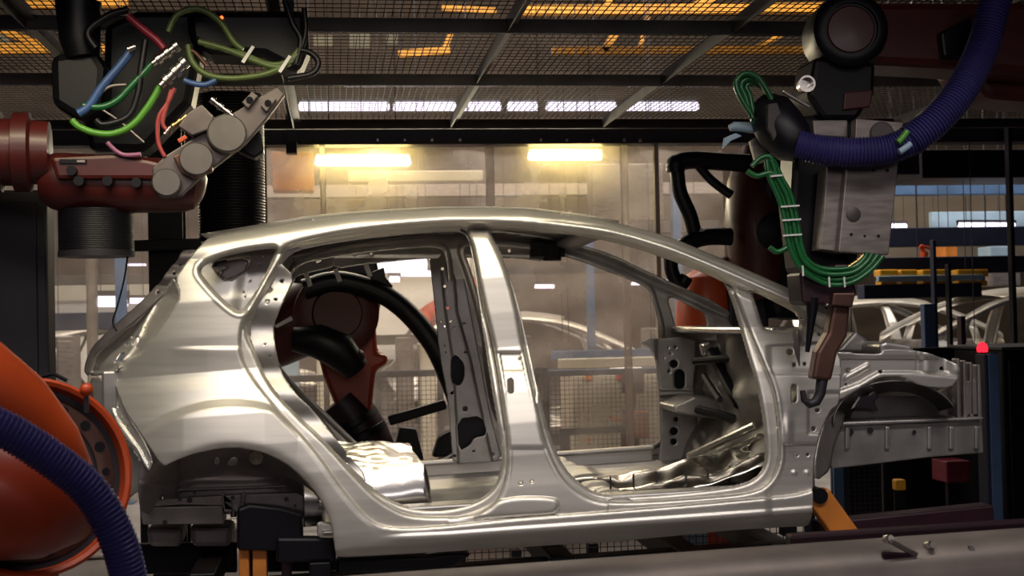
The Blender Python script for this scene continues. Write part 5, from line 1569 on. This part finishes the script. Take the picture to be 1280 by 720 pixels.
MB().bar(P(876, 292, Yr - .14), P(878, 286, Yr - .14), .03).build('arm_clip', MT['white'], mr, bevel=.004)

# ------------------------------------------------------------------ inner robot seen through the rear door
Yi = 8.2
ir = thing('inner_robot', 'dark red robot with black hose seen through the rear door opening', 'robot', (P(465, 620, Yi).x, Yi, 0))
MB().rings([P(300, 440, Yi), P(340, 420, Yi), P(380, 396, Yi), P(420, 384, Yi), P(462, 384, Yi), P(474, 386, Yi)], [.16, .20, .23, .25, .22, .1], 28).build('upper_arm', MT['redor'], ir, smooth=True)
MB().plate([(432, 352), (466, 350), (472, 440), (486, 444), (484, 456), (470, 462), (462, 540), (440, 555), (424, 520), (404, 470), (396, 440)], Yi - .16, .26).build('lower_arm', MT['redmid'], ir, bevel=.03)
MB().lathe(P(420, 392, Yi - .20), (.1, -1, 0), [(0, .25), (.05, .25), (.07, .2), (.07, .15), (.09, .14), (.09, .001)], 40).build('joint_cover', MT['redor'], ir, smooth=True)
MB().rings([P(366, 424, Yi - .35), P(396, 426, Yi - .36), P(424, 438, Yi - .36), P(446, 462, Yi - .33)], [.07, .10, .11, .08], 18).build('motor', MT['black'], ir, smooth=True)
MB().ball(P(446, 446, Yi - .36), .05).build('motor_cap', MT['wine'], ir, smooth=True)
MB().plate([(372, 340), (400, 326), (470, 322), (476, 352), (440, 360), (400, 364), (360, 384), (346, 400)], Yi - .1, .3).build('hose_carrier', MT['black'], ir, bevel=.03)
MB().plate([(464, 340), (480, 334), (482, 346), (492, 358), (472, 368), (462, 360)], Yi - .3, .1).build('hose_clamp', MT['black'], ir, bevel=.008)
hose([(380, 362), (420, 352), (466, 362), (500, 382), (530, 414), (552, 450), (580, 520)], .062, 'rubber', 'hose', Yi - .28, ir, 18)
MB().rings([P(424, 500, Yi - .05), P(440, 520, Yi - .05), P(456, 545, Yi - .05), P(472, 575, Yi - .05), P(480, 600, Yi - .05)], [.14, .15, .15, .13, .12], 24).build('wrist', MT['wine'], ir, smooth=True)
MB().lathe(P(440, 522, Yi - .05), P(456, 552, Yi - .05) - P(440, 522, Yi - .05), [(0, .155), (.04, .16), (.05, .15), (.09, .15), (.1, .165), (.14, .165), (.15, .15)], 28).build('wrist_ring', MT['black'], ir, smooth=True)
MB().bar(P(486, 526, Yi - .15), P(557, 505, Yi - .15), .05, .06).build('tool_bar', MT['black'], ir, bevel=.01)
MB().rings([Vector((P(480, 600, Yi).x, Yi, 0)), Vector((P(480, 600, Yi).x, Yi, .35)), P(478, 596, Yi)], [.26, .22, .13], 24).build('base', MT['wine'], ir, smooth=True)
a = P(342, 405, Yi - .3)
MB().plate([(343, 407), (364, 395), (366, 400), (346, 410)], Yi - .35, .01).build('hazard_strip', MT['white'], ir)
MB().plate([(490, 575), (500, 534), (520, 536), (530, 575)], Yi - .1, .1).build('tool_plate', MT['dark'], ir, bevel=.01)
MB().plate([(540, 572), (548, 546), (566, 536), (572, 572)], Yi + .1, .1).build('tool_plate', MT['dark'], ir, bevel=.02)

# ------------------------------------------------------------------ orange robots far behind the partition
Yo = 13.0
orb = thing('industrial_robot', 'bright orange robot behind the partition between the two centre pillars', 'robot', (P(590, 500, Yo).x, Yo, 0))
p = P(592, 460, Yo)
MB().rings([Vector((p.x, Yo, 0)), Vector((p.x, Yo, .5)), P(592, 452, Yo), P(590, 400, Yo), P(584, 372, Yo), P(582, 358, Yo)], [.3, .22, .17, .17, .19, .12], 24).build('lower_arm', MT['orange'], orb, smooth=True)
MB().rings([P(600, 366, Yo - .15), P(572, 374, Yo - .15), P(548, 388, Yo - .15), P(522, 404, Yo - .15), P(512, 408, Yo - .15)], [.14, .13, .11, .1, .05], 22).build('upper_arm', MT['orange'], orb, smooth=True)
MB().lathe(P(526, 402, Yo - .22), (0, -1, 0), [(0, .09), (.04, .09), (.05, .07), (.05, .001)], 24).build('wrist_cap', MT['orange'], orb, smooth=True)
